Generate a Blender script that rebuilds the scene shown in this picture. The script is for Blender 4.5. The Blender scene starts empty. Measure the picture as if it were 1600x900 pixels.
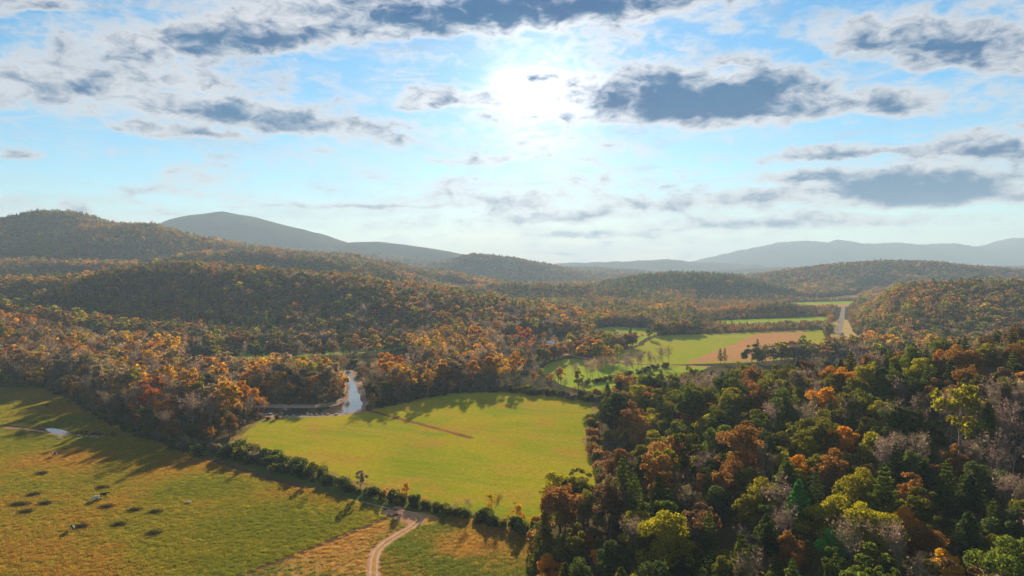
import bpy, bmesh, math, random
import numpy as np
from mathutils import Vector, Matrix

R = math.radians
random.seed(7)
rng = np.random.default_rng(11)
S = bpy.context.scene
COL = S.collection

# ------------------------------------------------------------------ camera
FPX, CX, HY, CAMH = 1150.0, 800.0, 415.0, 80.0      # focal length in photo pixels, centre column, horizon row, height
cd = bpy.data.cameras.new('camera')
cam = bpy.data.objects.new('camera', cd)
COL.objects.link(cam)
cam.location = (0, 0, CAMH)
cam.rotation_euler = (R(90), 0, 0)
cd.sensor_width = 36.0
cd.lens = 36.0 * FPX / 1600.0
cd.shift_y = -(450.0 - HY) / 1600.0
cd.clip_start, cd.clip_end = 1.0, 60000.0
S.camera = cam

# ------------------------------------------------------------------ light
SUN_AZ, SUN_EL = R(1.75), R(13.5)
SUN = Vector((math.sin(SUN_AZ) * math.cos(SUN_EL), math.cos(SUN_AZ) * math.cos(SUN_EL), math.sin(SUN_EL)))
sl = bpy.data.lights.new('sun', 'SUN')
sl.energy = 5.0
sl.angle = R(0.9)
sl.color = (1.0, 0.82, 0.58)
so = bpy.data.objects.new('sun', sl)
COL.objects.link(so)
so.rotation_euler = (-SUN).to_track_quat('-Z', 'Y').to_euler()
so.location = (0, 0, 900)

S.view_settings.view_transform = 'Standard'
S.view_settings.look = 'None'
S.view_settings.gamma = 1.0
S.view_settings.use_curve_mapping = False
S.view_settings.exposure = 2.0
EXPO = 2.0 ** S.view_settings.exposure

cy = S.cycles
cy.max_bounces = 5
cy.diffuse_bounces = 2
cy.glossy_bounces = 2
cy.transmission_bounces = 3
cy.transparent_max_bounces = 4
cy.volume_bounces = 0
cy.use_denoising = True
cy.caustics_reflective = False
cy.caustics_refractive = False
cy.sample_clamp_indirect = 4.0

# ------------------------------------------------------------------ node helper
class NT:
    def __init__(s, tree):
        s.t = tree
        s.n = tree.nodes
        s.l = tree.links
    def new(s, typ, **kw):
        n = s.n.new(typ)
        for k, v in kw.items():
            setattr(n, k, v)
        return n
    def put(s, sock, v):
        if v is None:
            return
        if hasattr(v, 'is_output'):
            s.l.new(v, sock)
        else:
            sock.default_value = v
    def m(s, op, a, b=None, c=None, clamp=False):
        n = s.new('ShaderNodeMath', operation=op, use_clamp=clamp)
        for i, v in enumerate((a, b, c)):
            s.put(n.inputs[i], v)
        return n.outputs[0]
    def vm(s, op, a, b=None):
        n = s.new('ShaderNodeVectorMath', operation=op)
        s.put(n.inputs[0], a)
        if b is not None:
            s.put(n.inputs[1], b)
        return n.outputs['Value'] if op in ('DOT_PRODUCT', 'LENGTH') else n.outputs[0]
    def ss(s, v, a, b, lo=0.0, hi=1.0):
        n = s.new('ShaderNodeMapRange', interpolation_type='SMOOTHSTEP')
        for i, x in enumerate((v, a, b, lo, hi)):
            s.put(n.inputs[i], x)
        return n.outputs[0]
    def mix(s, f, a, b, mode='MIX'):
        n = s.new('ShaderNodeMix', data_type='RGBA', blend_type=mode)
        s.put(n.inputs[0], f)
        for i, v in ((6, a), (7, b)):
            if isinstance(v, tuple) and len(v) == 3:
                v = v + (1.0,)
            s.put(n.inputs[i], v)
        return n.outputs[2]
    def noise(s, vec, scale, detail=4, rough=0.55, dist=0.0, color=False):
        n = s.new('ShaderNodeTexNoise')
        s.put(n.inputs['Vector'], vec)
        n.inputs['Scale'].default_value = scale
        n.inputs['Detail'].default_value = detail
        n.inputs['Roughness'].default_value = rough
        n.inputs['Distortion'].default_value = dist
        return n.outputs['Color' if color else 'Fac']
    def xyz(s, x, y, z=0.0):
        n = s.new('ShaderNodeCombineXYZ')
        for i, v in enumerate((x, y, z)):
            s.put(n.inputs[i], v)
        return n.outputs[0]
    def sep(s, v):
        n = s.new('ShaderNodeSeparateXYZ')
        s.put(n.inputs[0], v)
        return n.outputs

# ------------------------------------------------------------------ sky: clear air plus backlit clouds
def pix_az(px):
    return math.degrees(math.atan((px - CX) / FPX))
def pix_el(px, py):
    return math.degrees(math.atan((HY - py) / math.hypot(FPX, px - CX)))

W = bpy.data.worlds.new('World')
S.world = W
W.use_nodes = True
W.cycles.sampling_method = 'MANUAL'
W.cycles.sample_map_resolution = 512
wt = NT(W.node_tree)
wt.n.clear()
sky = wt.new('ShaderNodeTexSky', sky_type='NISHITA')
sky.sun_disc = False
sky.sun_elevation = SUN_EL
sky.sun_rotation = SUN_AZ
sky.air_density = 1.0
sky.dust_density = 0.05
sky.ozone_density = 4.0
dirv = wt.new('ShaderNodeTexCoord').outputs['Generated']
dx, dy, dz = wt.sep(dirv)
az = wt.m('MULTIPLY', wt.m('ARCTAN2', dx, dy), 57.29578)
el = wt.m('MULTIPLY', wt.m('ARCSINE', dz), 57.29578)
# perspective of a cloud deck: noise lives on (azimuth, stretched elevation)
nv = wt.xyz(wt.m('MULTIPLY', az, 0.16), wt.m('MULTIPLY', el, 0.42), 0.0)
w1 = wt.noise(nv, 1.0, 6, 0.6, color=True)
w1s = wt.sep(w1)
nv2 = wt.xyz(wt.m('MULTIPLY', az, 0.5), wt.m('MULTIPLY', el, 0.95), 3.7)
fine = wt.noise(nv2, 1.0, 8, 0.62, 0.4)
finec = wt.m('SUBTRACT', fine, 0.5)
waz = wt.m('ADD', az, wt.m('MULTIPLY', wt.m('SUBTRACT', w1s[0], 0.5), 7.0))
wel = wt.m('ADD', el, wt.m('MULTIPLY', wt.m('SUBTRACT', w1s[1], 0.5), 2.6))
#         px    py   hw   hh  tilt  weight
CLOUDS = [(1095, 165, 265, 68, -3, 1.6), (800, 18, 540, 66, 3, 1.2), (390, 68, 320, 56, 10, 1.0),
          (700, 160, 110, 24, 0, 0.80), (400, 188, 300, 32, -3, 0.8), (150, 140, 300, 60, 6, 0.62),
          (1470, 78, 260, 56, -12, 1.0), (1385, 165, 95, 34, -8, 0.85), (1425, 298, 240, 48, -3, 1.5),
          (1270, 285, 120, 28, -4, 0.95), (1530, 240, 150, 27, -5, 1.0), (1330, 242, 140, 16, 0, 0.8),
          (1130, 318, 260, 20, 0, 0.62), (1230, 352, 260, 18, 0, 0.72), (830, 127, 90, 15, 0, 0.75),
          (900, 338, 190, 18, 2, 0.6), (930, 371, 110, 8, 0, 0.62), (620, 322, 240, 7, 1, 0.5),
          (770, 250, 110, 8, 0, 0.5), (30, 238, 40, 12, 0, 0.55), (300, 205, 130, 14, -3, 0.6),
          (1150, 95, 60, 14, 0, 0.45), (60, 15, 90, 18, 14, 0.55), (870, 393, 70, 6, 0, 0.5)]
dens = None
for (px, py, hw, hh, tilt, wgt) in CLOUDS:
    a0, e0 = pix_az(px), pix_el(px, py)
    k = FPX / (1 + ((px - CX) / FPX) ** 2)
    ha, he = math.degrees(hw / FPX) / (1 + ((px - CX) / FPX) ** 2), math.degrees(hh / FPX) / math.sqrt(1 + ((px - CX) / FPX) ** 2)
    ct, st = math.cos(R(tilt)), math.sin(R(tilt))
    da = wt.m('SUBTRACT', waz, a0)
    de = wt.m('SUBTRACT', wel, e0)
    u = wt.m('MULTIPLY', wt.m('MULTIPLY_ADD', de, st, wt.m('MULTIPLY', da, ct)), 1.0 / ha)
    v = wt.m('MULTIPLY', wt.m('MULTIPLY_ADD', da, -st, wt.m('MULTIPLY', de, ct)), 1.0 / he)
    v = wt.m('MAXIMUM', v, wt.m('MULTIPLY', v, -1.9))          # flatter base than top
    q = wt.m('SQRT', wt.m('MULTIPLY_ADD', u, u, wt.m('MULTIPLY', v, v)))
    b = wt.m('MULTIPLY', wt.m('SUBTRACT', 1.0, q), wgt)
    dens = b if dens is None else wt.m('MAXIMUM', dens, b)
dens = wt.m('MAXIMUM', dens, -0.6)
# scattered cloud that goes on all round
deck = wt.noise(wt.xyz(wt.m('MULTIPLY', az, 0.055), wt.m('MULTIPLY', el, 0.19), 9.1), 1.0, 7, 0.6, 0.5)
deck = wt.m('MULTIPLY', wt.m('SUBTRACT', deck, 0.56), 2.2)
dens = wt.m('MAXIMUM', dens, deck)
dens = wt.m('ADD', dens, wt.m('MULTIPLY', finec, 1.5))
alpha = wt.ss(dens, -0.26, 0.30)
thick = wt.ss(wt.m('ADD', dens, wt.m('ADD', wt.m('MULTIPLY', wt.m('SUBTRACT', w1s[2], 0.5), 0.6), wt.m('MULTIPLY', finec, 0.9))), 0.02, 1.0)
# thin high veil
veil = wt.noise(wt.xyz(wt.m('MULTIPLY', az, 0.045), wt.m('MULTIPLY', el, 0.34), 5.3), 1.0, 7, 0.62, 0.8)
veil = wt.m('MULTIPLY', wt.ss(veil, 0.44, 0.74), 0.45)
streak = wt.noise(wt.xyz(wt.m('MULTIPLY_ADD', el, 0.08, wt.m('MULTIPLY', az, 0.10)), wt.m('MULTIPLY_ADD', az, -0.05, wt.m('MULTIPLY', el, 0.62)), 2.2), 1.0, 9, 0.66, 0.9)
streak = wt.m('MULTIPLY', wt.m('MULTIPLY', wt.ss(streak, 0.48, 0.70), wt.ss(el, 2.0, 9.0)), 0.62)
veil = wt.m('MAXIMUM', veil, streak)
# brightness of air and thin cloud around the sun
sdot = wt.m('MAXIMUM', wt.vm('DOT_PRODUCT', wt.vm('NORMALIZE', dirv), tuple(SUN)), 0.0)
ang = wt.m('MULTIPLY', wt.m('ARCCOSINE', wt.m('MINIMUM', sdot, 1.0)), 57.29578)
g1 = wt.m('EXPONENT', wt.m('MULTIPLY', ang, -1.0 / 1.8))
g2 = wt.m('EXPONENT', wt.m('MULTIPLY', ang, -1.0 / 10.0))
SK = 1.0 / EXPO
def kcol(c, k=1.0):
    return tuple(x * k * SK for x in c)
skyc = wt.new('ShaderNodeVectorMath', operation='SCALE')
wt.l.new(sky.outputs[0], skyc.inputs[0])
skyc.inputs['Scale'].default_value = 0.05
hsv = wt.new('ShaderNodeHueSaturation')
hsv.inputs['Hue'].default_value = 0.487
hsv.inputs['Saturation'].default_value = 1.15
hsv.inputs['Value'].default_value = 0.74
wt.l.new(skyc.outputs[0], hsv.inputs['Color'])
base = hsv.outputs[0]
glow = wt.m('ADD', wt.m('MULTIPLY', g1, 1.1), wt.m('MULTIPLY', g2, 0.16))
gcol = wt.new('ShaderNodeVectorMath', operation='SCALE')
gcol.inputs[0].default_value = kcol((1.0, 0.95, 0.86))
wt.l.new(glow, gcol.inputs['Scale'])
base = wt.vm('ADD', base, gcol.outputs[0])
# warm air low under the sun
low_sun = wt.m('MULTIPLY', wt.m('EXPONENT', wt.m('MULTIPLY', wt.m('ABSOLUTE', el), -1.0 / 3.5)), wt.m('EXPONENT', wt.m('MULTIPLY', wt.m('ABSOLUTE', wt.m('SUBTRACT', az, math.degrees(SUN_AZ))), -1.0 / 24.0)))
base = wt.mix(wt.m('MULTIPLY', low_sun, 0.75), base, kcol((0.86, 0.70, 0.50)))
lit = wt.new('ShaderNodeVectorMath', operation='SCALE')
lit.inputs[0].default_value = kcol((0.70, 0.71, 0.73))
wt.l.new(wt.m('ADD', 1.0, wt.m('ADD', wt.m('MULTIPLY', g1, 1.8), wt.m('MULTIPLY', g2, 0.7))), lit.inputs['Scale'])
shade = wt.mix(wt.ss(w1s[2], 0.35, 0.65), kcol((0.0, 0.085, 0.27)), kcol((0.015, 0.13, 0.30)))
ccol = wt.mix(thick, lit.outputs[0], shade)
out = wt.mix(wt.m('MULTIPLY', veil, 1.15, clamp=True), base, wt.mix(wt.m('MULTIPLY', wt.ss(w1s[2], 0.40, 0.66), 0.45), lit.outputs[0], shade))
out = wt.mix(wt.m('MULTIPLY', alpha, 0.93), out, ccol)
bg = wt.new('ShaderNodeBackground')
wt.l.new(out, bg.inputs[0])
bg.inputs[1].default_value = 1.0
wo = wt.new('ShaderNodeOutputWorld')
wt.l.new(bg.outputs[0], wo.inputs[0])

# ------------------------------------------------------------------ tagging
def tag(o, label=None, cat=None, group=None, kind=None):
    if label: o['label'] = label
    if cat: o['category'] = cat
    if group: o['group'] = group
    if kind: o['kind'] = kind
    return o
def link(name, me, mat=None, parent=None):
    o = bpy.data.objects.new(name, me)
    COL.objects.link(o)
    if mat is not None and me is not None and not me.materials:
        me.materials.append(mat)
    if parent is not None:
        o.parent = parent
    return o
def mesh_of(name, verts, faces, smooth=False):
    me = bpy.data.meshes.new(name)
    me.from_pydata([tuple(v) for v in verts], [], [tuple(f) for f in faces])
    if smooth:
        me.polygons.foreach_set('use_smooth', [True] * len(me.polygons))
    me.update()
    return me
def quads_mesh(name, V, smooth=False):
    """V: (n,4,3) array of separate quads"""
    n = len(V)
    me = bpy.data.meshes.new(name)
    me.vertices.add(n * 4)
    me.vertices.foreach_set('co', np.ascontiguousarray(V, np.float32).ravel())
    me.loops.add(n * 4)
    me.loops.foreach_set('vertex_index', np.arange(n * 4, dtype=np.int32))
    me.polygons.add(n)
    me.polygons.foreach_set('loop_start', np.arange(0, n * 4, 4, dtype=np.int32))
    me.update(calc_edges=True)
    return me

# ------------------------------------------------------------------ terrain
def vnoise(x, y, seed=0):
    xi, yi = np.floor(x).astype(np.int64), np.floor(y).astype(np.int64)
    xf, yf = x - xi, y - yi
    def h(a, b):
        n = (a * 374761393 + b * 668265263 + seed * 974711) & 0xffffffff
        n = ((n ^ (n >> 13)) * 1274126177) & 0xffffffff
        return ((n ^ (n >> 16)) & 0xffff) / 65535.0
    sx, sy = xf * xf * (3 - 2 * xf), yf * yf * (3 - 2 * yf)
    return (h(xi, yi) * (1 - sx) + h(xi + 1, yi) * sx) * (1 - sy) + (h(xi, yi + 1) * (1 - sx) + h(xi + 1, yi + 1) * sx) * sy
def fbm(x, y, o=4, seed=0):
    s, a, t = 0.0, 0.5, 0.0
    for i in range(o):
        s = s + a * vnoise(x * 2 ** i, y * 2 ** i, seed + i * 17)
        t += a
        a *= 0.5
    return s / t

def ridge(pts, d=None, w=None, tree=15.0):
    out = []
    for p in pts:
        px, py = p[0], p[1]
        dd = p[2] if len(p) > 2 else d
        ww = p[3] if len(p) > 3 else w
        out.append(((px - CX) / FPX * dd, dd, max(2.0, CAMH - (py - HY) / FPX * dd - tree), ww))
    return out
RIDGES = [
    ridge([(-300, 440), (-100, 436), (0, 433), (150, 427), (230, 409), (280, 404), (400, 415), (500, 421), (600, 433, 1000, 270), (700, 452, 960, 230),
           (800, 473, 900, 170), (850, 490, 860, 130), (885, 515, 820, 80)], 1030, 290, 17),
    ridge([(-250, 440), (-60, 458), (60, 482), (150, 502), (225, 535, 620, 90)], 690, 170, 18),
    ridge([(-200, 408), (-60, 385), (0, 365), (40, 350), (75, 335), (100, 331), (125, 334), (160, 346), (200, 351), (240, 351), (300, 368), (350, 377), (400, 385), (480, 396),
           (550, 411, 1850, 420), (620, 430, 1800, 260)], 2050, 720, 13),
    ridge([(-150, 402), (0, 403), (100, 406), (200, 411), (300, 421)], 1480, 260, 15),
    ridge([(330, 392), (420, 392), (500, 400), (560, 413)], 1650, 300, 15),
    ridge([(180, 382), (270, 352), (310, 336), (350, 330), (395, 336), (440, 350), (500, 364), (545, 379), (590, 376), (660, 384), (720, 395), (780, 403), (840, 414)], 4900, 1500, 4),
    ridge([(450, 393), (540, 398), (620, 406), (700, 416), (760, 422)], 3900, 600, 8),
    ridge([(630, 428), (680, 413), (740, 399), (800, 405), (860, 416), (935, 434)], 3300, 560, 10),
    ridge([(800, 418), (860, 412), (960, 408), (1040, 405), (1090, 409), (1150, 412), (1250, 418), (1400, 420), (1700, 420)], 7000, 1300, 4),
    ridge([(1040, 416), (1085, 408), (1150, 392), (1220, 378), (1260, 376), (1290, 380), (1305, 374), (1340, 380), (1400, 379), (1440, 384), (1470, 379), (1515, 387),
           (1560, 380), (1592, 371), (1650, 380), (1800, 392)], 9000, 1700, 2),
    ridge([(1110, 422), (1220, 416), (1300, 415), (1360, 420), (1500, 416), (1600, 413), (1750, 410)], 5200, 800, 8),
    ridge([(1170, 434), (1230, 425), (1290, 417), (1330, 412), (1380, 409), (1430, 410), (1480, 415), (1540, 421), (1620, 425), (1800, 425)], 2550, 620, 14),
    ridge([(930, 441), (1000, 428), (1050, 422), (1100, 424), (1150, 427), (1190, 440), (1225, 456)], 1950, 330, 18),
    ridge([(760, 442), (850, 440), (940, 444), (1010, 455)], 1650, 170, 19),
    ridge([(1343, 488, 900, 105), (1372, 455, 960, 210), (1420, 444), (1480, 438), (1550, 438), (1640, 436), (1850, 430)], 1020, 340, 17),
]
PASTURE = [(-700, 606), (0, 606), (55, 603), (75, 608), (135, 640), (203, 677), (240, 683), (330, 714), (420, 745), (540, 778), (622, 800), (500, 851), (372, 902), (240, 960), (-900, 990)]
STRIP = [(372, 903), (500, 853), (622, 802), (660, 797), (720, 808), (838, 838), (850, 870), (846, 910), (830, 985), (230, 985)]
MARGIN = [(203, 679), (260, 690), (330, 700), (370, 692), (430, 722), (540, 757), (640, 782), (760, 808), (838, 832), (838, 840), (720, 807), (640, 797), (540, 780), (420, 747), (330, 716), (240, 685)]
HAYFIELD = [(358, 690), (395, 662), (430, 651), (520, 645), (575, 641), (640, 628), (700, 615), (790, 612), (870, 619), (935, 629), (930, 650), (915, 690), (935, 722), (972, 748), (982, 782),
            (900, 806), (838, 828), (760, 806), (640, 778), (540, 752), (430, 716), (380, 698)]
RIGHTFIELD = [(925, 556), (990, 545), (1012, 533), (1030, 524), (1100, 522), (1200, 518), (1285, 515), (1290, 530), (1318, 548), (1290, 556), (1180, 566), (1050, 570), (985, 567), (930, 563)]
TRIFIELD = [(922, 514), (960, 510), (1028, 514), (1026, 523), (1008, 532), (1000, 541), (940, 543), (925, 535)]
LOWFIELD = [(840, 580), (860, 566), (895, 559), (930, 566), (985, 569), (1110, 573), (1085, 585), (1010, 602), (950, 618), (925, 612), (880, 603)]
STRIPFIELD = [(1105, 502), (1160, 499), (1293, 494), (1298, 506), (1240, 508), (1130, 511)]
FARFIELD = [(1224, 473), (1300, 471), (1340, 470), (1330, 479), (1262, 482), (1230, 479)]
FARSTRAW = [(1255, 468), (1300, 464), (1345, 459), (1372, 457), (1350, 466), (1290, 470)]
MEADOW = [(312, 560), (350, 551), (430, 545), (560, 541), (640, 543), (600, 550), (520, 555), (400, 560), (340, 564)]
RIVER = [(539, 580), (546, 579), (553, 594), (559, 612), (568, 634), (562, 643), (530, 647), (480, 650), (430, 650), (398, 643), (396, 636), (430, 637), (480, 638), (520, 636), (543, 627), (546, 612), (538, 598)]
BANK = [(531, 579), (553, 577), (565, 594), (574, 612), (579, 636), (566, 646), (530, 650), (480, 653.5), (425, 654), (385, 646), (388, 633), (430, 632), (480, 632), (515, 630), (536, 622), (539, 610), (532, 598)]
VERGE = [(1296, 506), (1312, 498), (1325, 500), (1334, 520), (1362, 540), (1345, 548), (1310, 552), (1298, 535)]
POND = [(68, 669), (88, 669.5), (101, 672), (115, 677.5), (99, 680), (83, 678), (73, 673)]

ROADPX = [(1318, 478), (1316, 492), (1314, 505), (1311, 516), (1316, 525), (1327, 533), (1343, 538), (1375, 545), (1430, 552)]
EY = [-200, 60, 190, 225, 247, 262, 302, 350, 409, 440, 480, 560]
EXX = [-30, -15, 6, 12, 38, 47, 41, 41, 49, 72, 140, 230]
def at(px, py, z=0.0):
    """ground-plane point seen at a photo pixel"""
    d = (CAMH - z) * FPX / (py - HY)
    return ((px - CX) / FPX * d, d)
def inside(poly, X, Y):
    x, y = np.asarray(X), np.asarray(Y)
    r = np.zeros(x.shape, bool)
    px, py = poly[:, 0], poly[:, 1]
    x0, y0 = np.roll(px, 1), np.roll(py, 1)
    for a, b, c, d in zip(px, py, x0, y0):
        if b == d: continue
        cond = ((b > y) != (d > y)) & (x < (c - a) * (y - b) / (d - b) + a)
        r ^= cond
    return r
# the fields lie on the flat valley floor: no hill foot reaches into them
FX, FY = np.arange(-800, 1300, 10.0), np.arange(300, 2700, 10.0)
FLAT = np.zeros((len(FY), len(FX)))
for _p in (HAYFIELD, RIGHTFIELD, TRIFIELD, LOWFIELD, STRIPFIELD, FARFIELD, FARSTRAW, MEADOW, VERGE, BANK):
    FLAT[inside(np.array([at(*q) for q in _p]), *np.meshgrid(FX, FY))] = 1
for (ax, ay), (bx, by) in zip([at(*q) for q in ROADPX[:-1]], [at(*q) for q in ROADPX[1:]]):
    for f in np.linspace(0, 1, 40):
        i, j = int((ay + (by - ay) * f - 300) / 10), int((ax + (bx - ax) * f + 800) / 10)
        FLAT[max(0, i - 1):i + 2, max(0, j - 1):j + 2] = 1
_g = FLAT.copy()
for _k in range(4):
    _g = np.maximum.reduce([_g, np.roll(_g, 1, 0), np.roll(_g, -1, 0), np.roll(_g, 1, 1), np.roll(_g, -1, 1)])
for _k in range(3):
    _g = (_g + np.roll(_g, 1, 0) + np.roll(_g, -1, 0) + np.roll(_g, 1, 1) + np.roll(_g, -1, 1)) / 5
FLAT = _g
def flat(X, Y):
    u, v = (X + 800) / 10, (Y - 300) / 10
    ok = (u >= 0) & (u < len(FX) - 1) & (v >= 0) & (v < len(FY) - 1)
    i, j = np.clip(v, 0, len(FY) - 2).astype(int), np.clip(u, 0, len(FX) - 2).astype(int)
    a, b = np.clip(v - i, 0, 1), np.clip(u - j, 0, 1)
    f = (FLAT[i, j] * (1 - a) + FLAT[i + 1, j] * a) * (1 - b) + (FLAT[i, j + 1] * (1 - a) + FLAT[i + 1, j + 1] * a) * b
    return np.where(ok, f, 0)
def hill_edge(Y):
    return np.interp(Y, EY, EXX)
def sstep(a, b, x):
    t = np.clip((x - a) / (b - a), 0, 1)
    return t * t * (3 - 2 * t)
def H(X, Y):
    X, Y = np.broadcast_arrays(np.atleast_1d(np.asarray(X, float)), np.atleast_1d(np.asarray(Y, float)))
    h = np.zeros(X.shape)
    rel = np.zeros(X.shape)
    for rd in RIDGES:
        best = np.zeros_like(h)
        rb = np.zeros_like(h)
        for (x0, y0, z0, w0), (x1, y1, z1, w1_) in zip(rd[:-1], rd[1:]):
            ex, ey, wm = x1 - x0, y1 - y0, max(w0, w1_)
            m = (X > min(x0, x1) - wm) & (X < max(x0, x1) + wm) & (Y > min(y0, y1) - wm) & (Y < max(y0, y1) + wm)
            if not m.any(): continue
            xs, ys = X[m], Y[m]
            t = np.clip(((xs - x0) * ex + (ys - y0) * ey) / (ex * ex + ey * ey), 0, 1)
            ddx, ddy = xs - (x0 + ex * t), ys - (y0 + ey * t)
            w = w0 + (w1_ - w0) * t
            q = np.clip((ddx * ddx + ddy * ddy) / (w * w), 0, 1)
            p = (1 - q) ** 1.6
            val = (z0 + (z1 - z0) * t) * p
            up = p > rb[m]
            best[m] = np.where(up, val, best[m])
            rb[m] = np.where(up, p, rb[m])
        rel = np.where(best > h, rb, rel)
        h = np.maximum(h, best)
    n = fbm(X / 210.0, Y / 210.0, 5, 3) - 0.5
    big = fbm(X / 700.0, Y / 700.0, 4, 8) - 0.5
    scl = 130.0 * 2.0 ** np.round(np.log2(np.clip(Y, 1000, 13000) / 1000.0))
    rav = 1 - 2 * np.abs(fbm(X / scl, Y / (scl * 2.2), 4, 61) - 0.5)
    h = h + np.clip(h, 0, 90) * (n * 0.30) * (1 - rel * 0.6) + np.clip(h - 60, 0, 600) * big * 0.10
    h = h - h * np.clip(rel * (1 - rel) * 4, 0, 1) * np.clip(rav - 0.55, 0, 1) * 0.75
    h = np.maximum(h, 0) * (1 - flat(X, Y))
    # the near wooded hill on the right
    u = np.clip(X - hill_edge(Y), 0, None)
    j = 46 * (1 - np.exp(-u / 112.0)) * (0.66 + 0.34 * sstep(120, 290, Y)) * (1 - sstep(290, 470, Y))
    j = j * (1 + 0.25 * (fbm(X / 60.0, Y / 60.0, 3, 21) - 0.5))
    return h + j
def hit(px, py, lift=0.0):
    """where the view ray through a photo pixel meets the terrain raised by lift"""
    d = np.geomspace(70, 9000, 3000)
    X, Z = (px - CX) / FPX * d, CAMH - (py - HY) / FPX * d
    below = np.nonzero(Z <= H(X, d) + lift)[0]
    i = below[0] if len(below) else len(d) - 1
    return float(X[i]), float(d[i])
def proj(X, Y, Z):
    return CX + X / Y * FPX, HY + (CAMH - Z) / Y * FPX

# ------------------------------------------------------------------ materials
def new_mat(name):
    m = bpy.data.materials.new(name)
    m.use_nodes = True
    t = NT(m.node_tree)
    t.n.clear()
    return m, t
def finish(t, shader):
    o = t.new('ShaderNodeOutputMaterial')
    t.l.new(shader, o.inputs[0])
def principled(t, col, rough=0.8, bump=None, bstr=0.3, bdist=0.2, **kw):
    p = t.new('ShaderNodeBsdfPrincipled')
    if isinstance(col, tuple) and len(col) == 3:
        col = col + (1.0,)
    t.put(p.inputs['Base Color'], col)
    t.put(p.inputs['Roughness'], rough)
    p.inputs['Specular IOR Level'].default_value = kw.get('spec', 0.2)
    if bump is not None:
        b = t.new('ShaderNodeBump')
        b.inputs['Strength'].default_value = bstr
        b.inputs['Distance'].default_value = bdist
        t.l.new(bump, b.inputs['Height'])
        t.l.new(b.outputs[0], p.inputs['Normal'])
    return p.outputs[0]
def plain(name, col, rough=0.7, var=0.25, scale=2.0):
    m, t = new_mat(name)
    pos = t.new('ShaderNodeTexCoord').outputs['Object']
    n = t.noise(pos, scale, 4)
    c = t.mix(n, tuple(x * (1 - var) for x in col), tuple(x * (1 + var) for x in col))
    finish(t, principled(t, c, rough, n, 0.2, 0.05))
    return m
def leaf_mat(name, source, transl=0.52):
    m, t = new_mat(name)
    if source == 'OBJECT':
        c = t.new('ShaderNodeObjectInfo').outputs['Color']
    else:
        a = t.new('ShaderNodeAttribute', attribute_type='INSTANCER', attribute_name='tint')
        c = a.outputs['Color']
    r = t.new('ShaderNodeNewGeometry').outputs['Random Per Island']
    hs = t.new('ShaderNodeHueSaturation')
    t.put(hs.inputs['Hue'], t.m('ADD', 0.478, t.m('MULTIPLY', r, 0.044)))
    t.put(hs.inputs['Value'], t.m('ADD', 0.62, t.m('MULTIPLY', t.m('FRACT', t.m('MULTIPLY', r, 7.13)), 0.76)))
    t.l.new(c, hs.inputs['Color'])
    d = t.new('ShaderNodeBsdfDiffuse')
    tr = t.new('ShaderNodeBsdfTranslucent')
    t.l.new(hs.outputs[0], d.inputs[0])
    t.l.new(hs.outputs[0], tr.inputs[0])
    mx = t.new('ShaderNodeMixShader')
    mx.inputs[0].default_value = transl
    t.l.new(d.outputs[0], mx.inputs[1])
    t.l.new(tr.outputs[0], mx.inputs[2])
    finish(t, mx.outputs[0])
    return m
LEAF_O = leaf_mat('leaf', 'OBJECT')
LEAF_I = leaf_mat('leaf_mass', 'INST')
BARK = plain('bark', (0.11, 0.085, 0.065), 0.9, 0.4, 1.5)
BARK_PALE = plain('pale_bark', (0.21, 0.17, 0.145), 0.9, 0.35, 1.5)

def field_mat(name, cols, patch=0.02, fine=0.6, rows=None, rowc=None, bump=0.5):
    """cols: three grass colours mixed by patch noise; rows=(angle, spacing, strength) drill or mowing lines"""
    m, t = new_mat(name)
    pos = t.new('ShaderNodeNewGeometry').outputs['Position']
    n1 = t.noise(pos, patch, 5, 0.6, 0.6)
    n2 = t.noise(pos, patch * 3.7, 5, 0.6, 0.3)
    n3 = t.noise(pos, fine, 4, 0.7)
    c = t.mix(t.ss(n1, 0.40, 0.60), cols[0], cols[1])
    c = t.mix(t.m('MULTIPLY', t.ss(n2, 0.50, 0.68), 0.8), c, cols[2])
    hgt = n3
    if rows:
        a, sp, k = rows
        x, y, z = t.sep(pos)
        s = t.m('ADD', t.m('MULTIPLY', x, math.cos(a)), t.m('MULTIPLY', y, math.sin(a)))
        l = t.m('ADD', t.m('MULTIPLY', x, -math.sin(a)), t.m('MULTIPLY', y, math.cos(a)))
        wob = t.noise(pos, 0.02, 3)
        rn = t.noise(t.xyz(t.m('DIVIDE', t.m('ADD', s, t.m('MULTIPLY', wob, 9.0)), sp), t.m('MULTIPLY', l, 0.012), 0.0), 1.0, 3, 0.7)
        c = t.mix(t.m('MULTIPLY', t.ss(rn, 0.45, 0.68), k), c, rowc or cols[2])
        hgt = t.m('ADD', n3, t.m('MULTIPLY', rn, 1.5))
    val = t.m('ADD', 0.55, t.m('MULTIPLY', n3, 0.9))
    c = t.mix(1.0, c, t.xyz(val, val, val), 'MULTIPLY')
    d = principled(t, c, 0.95, hgt, bump, 0.2, spec=0.0)
    finish(t, d)
    return m

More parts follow.
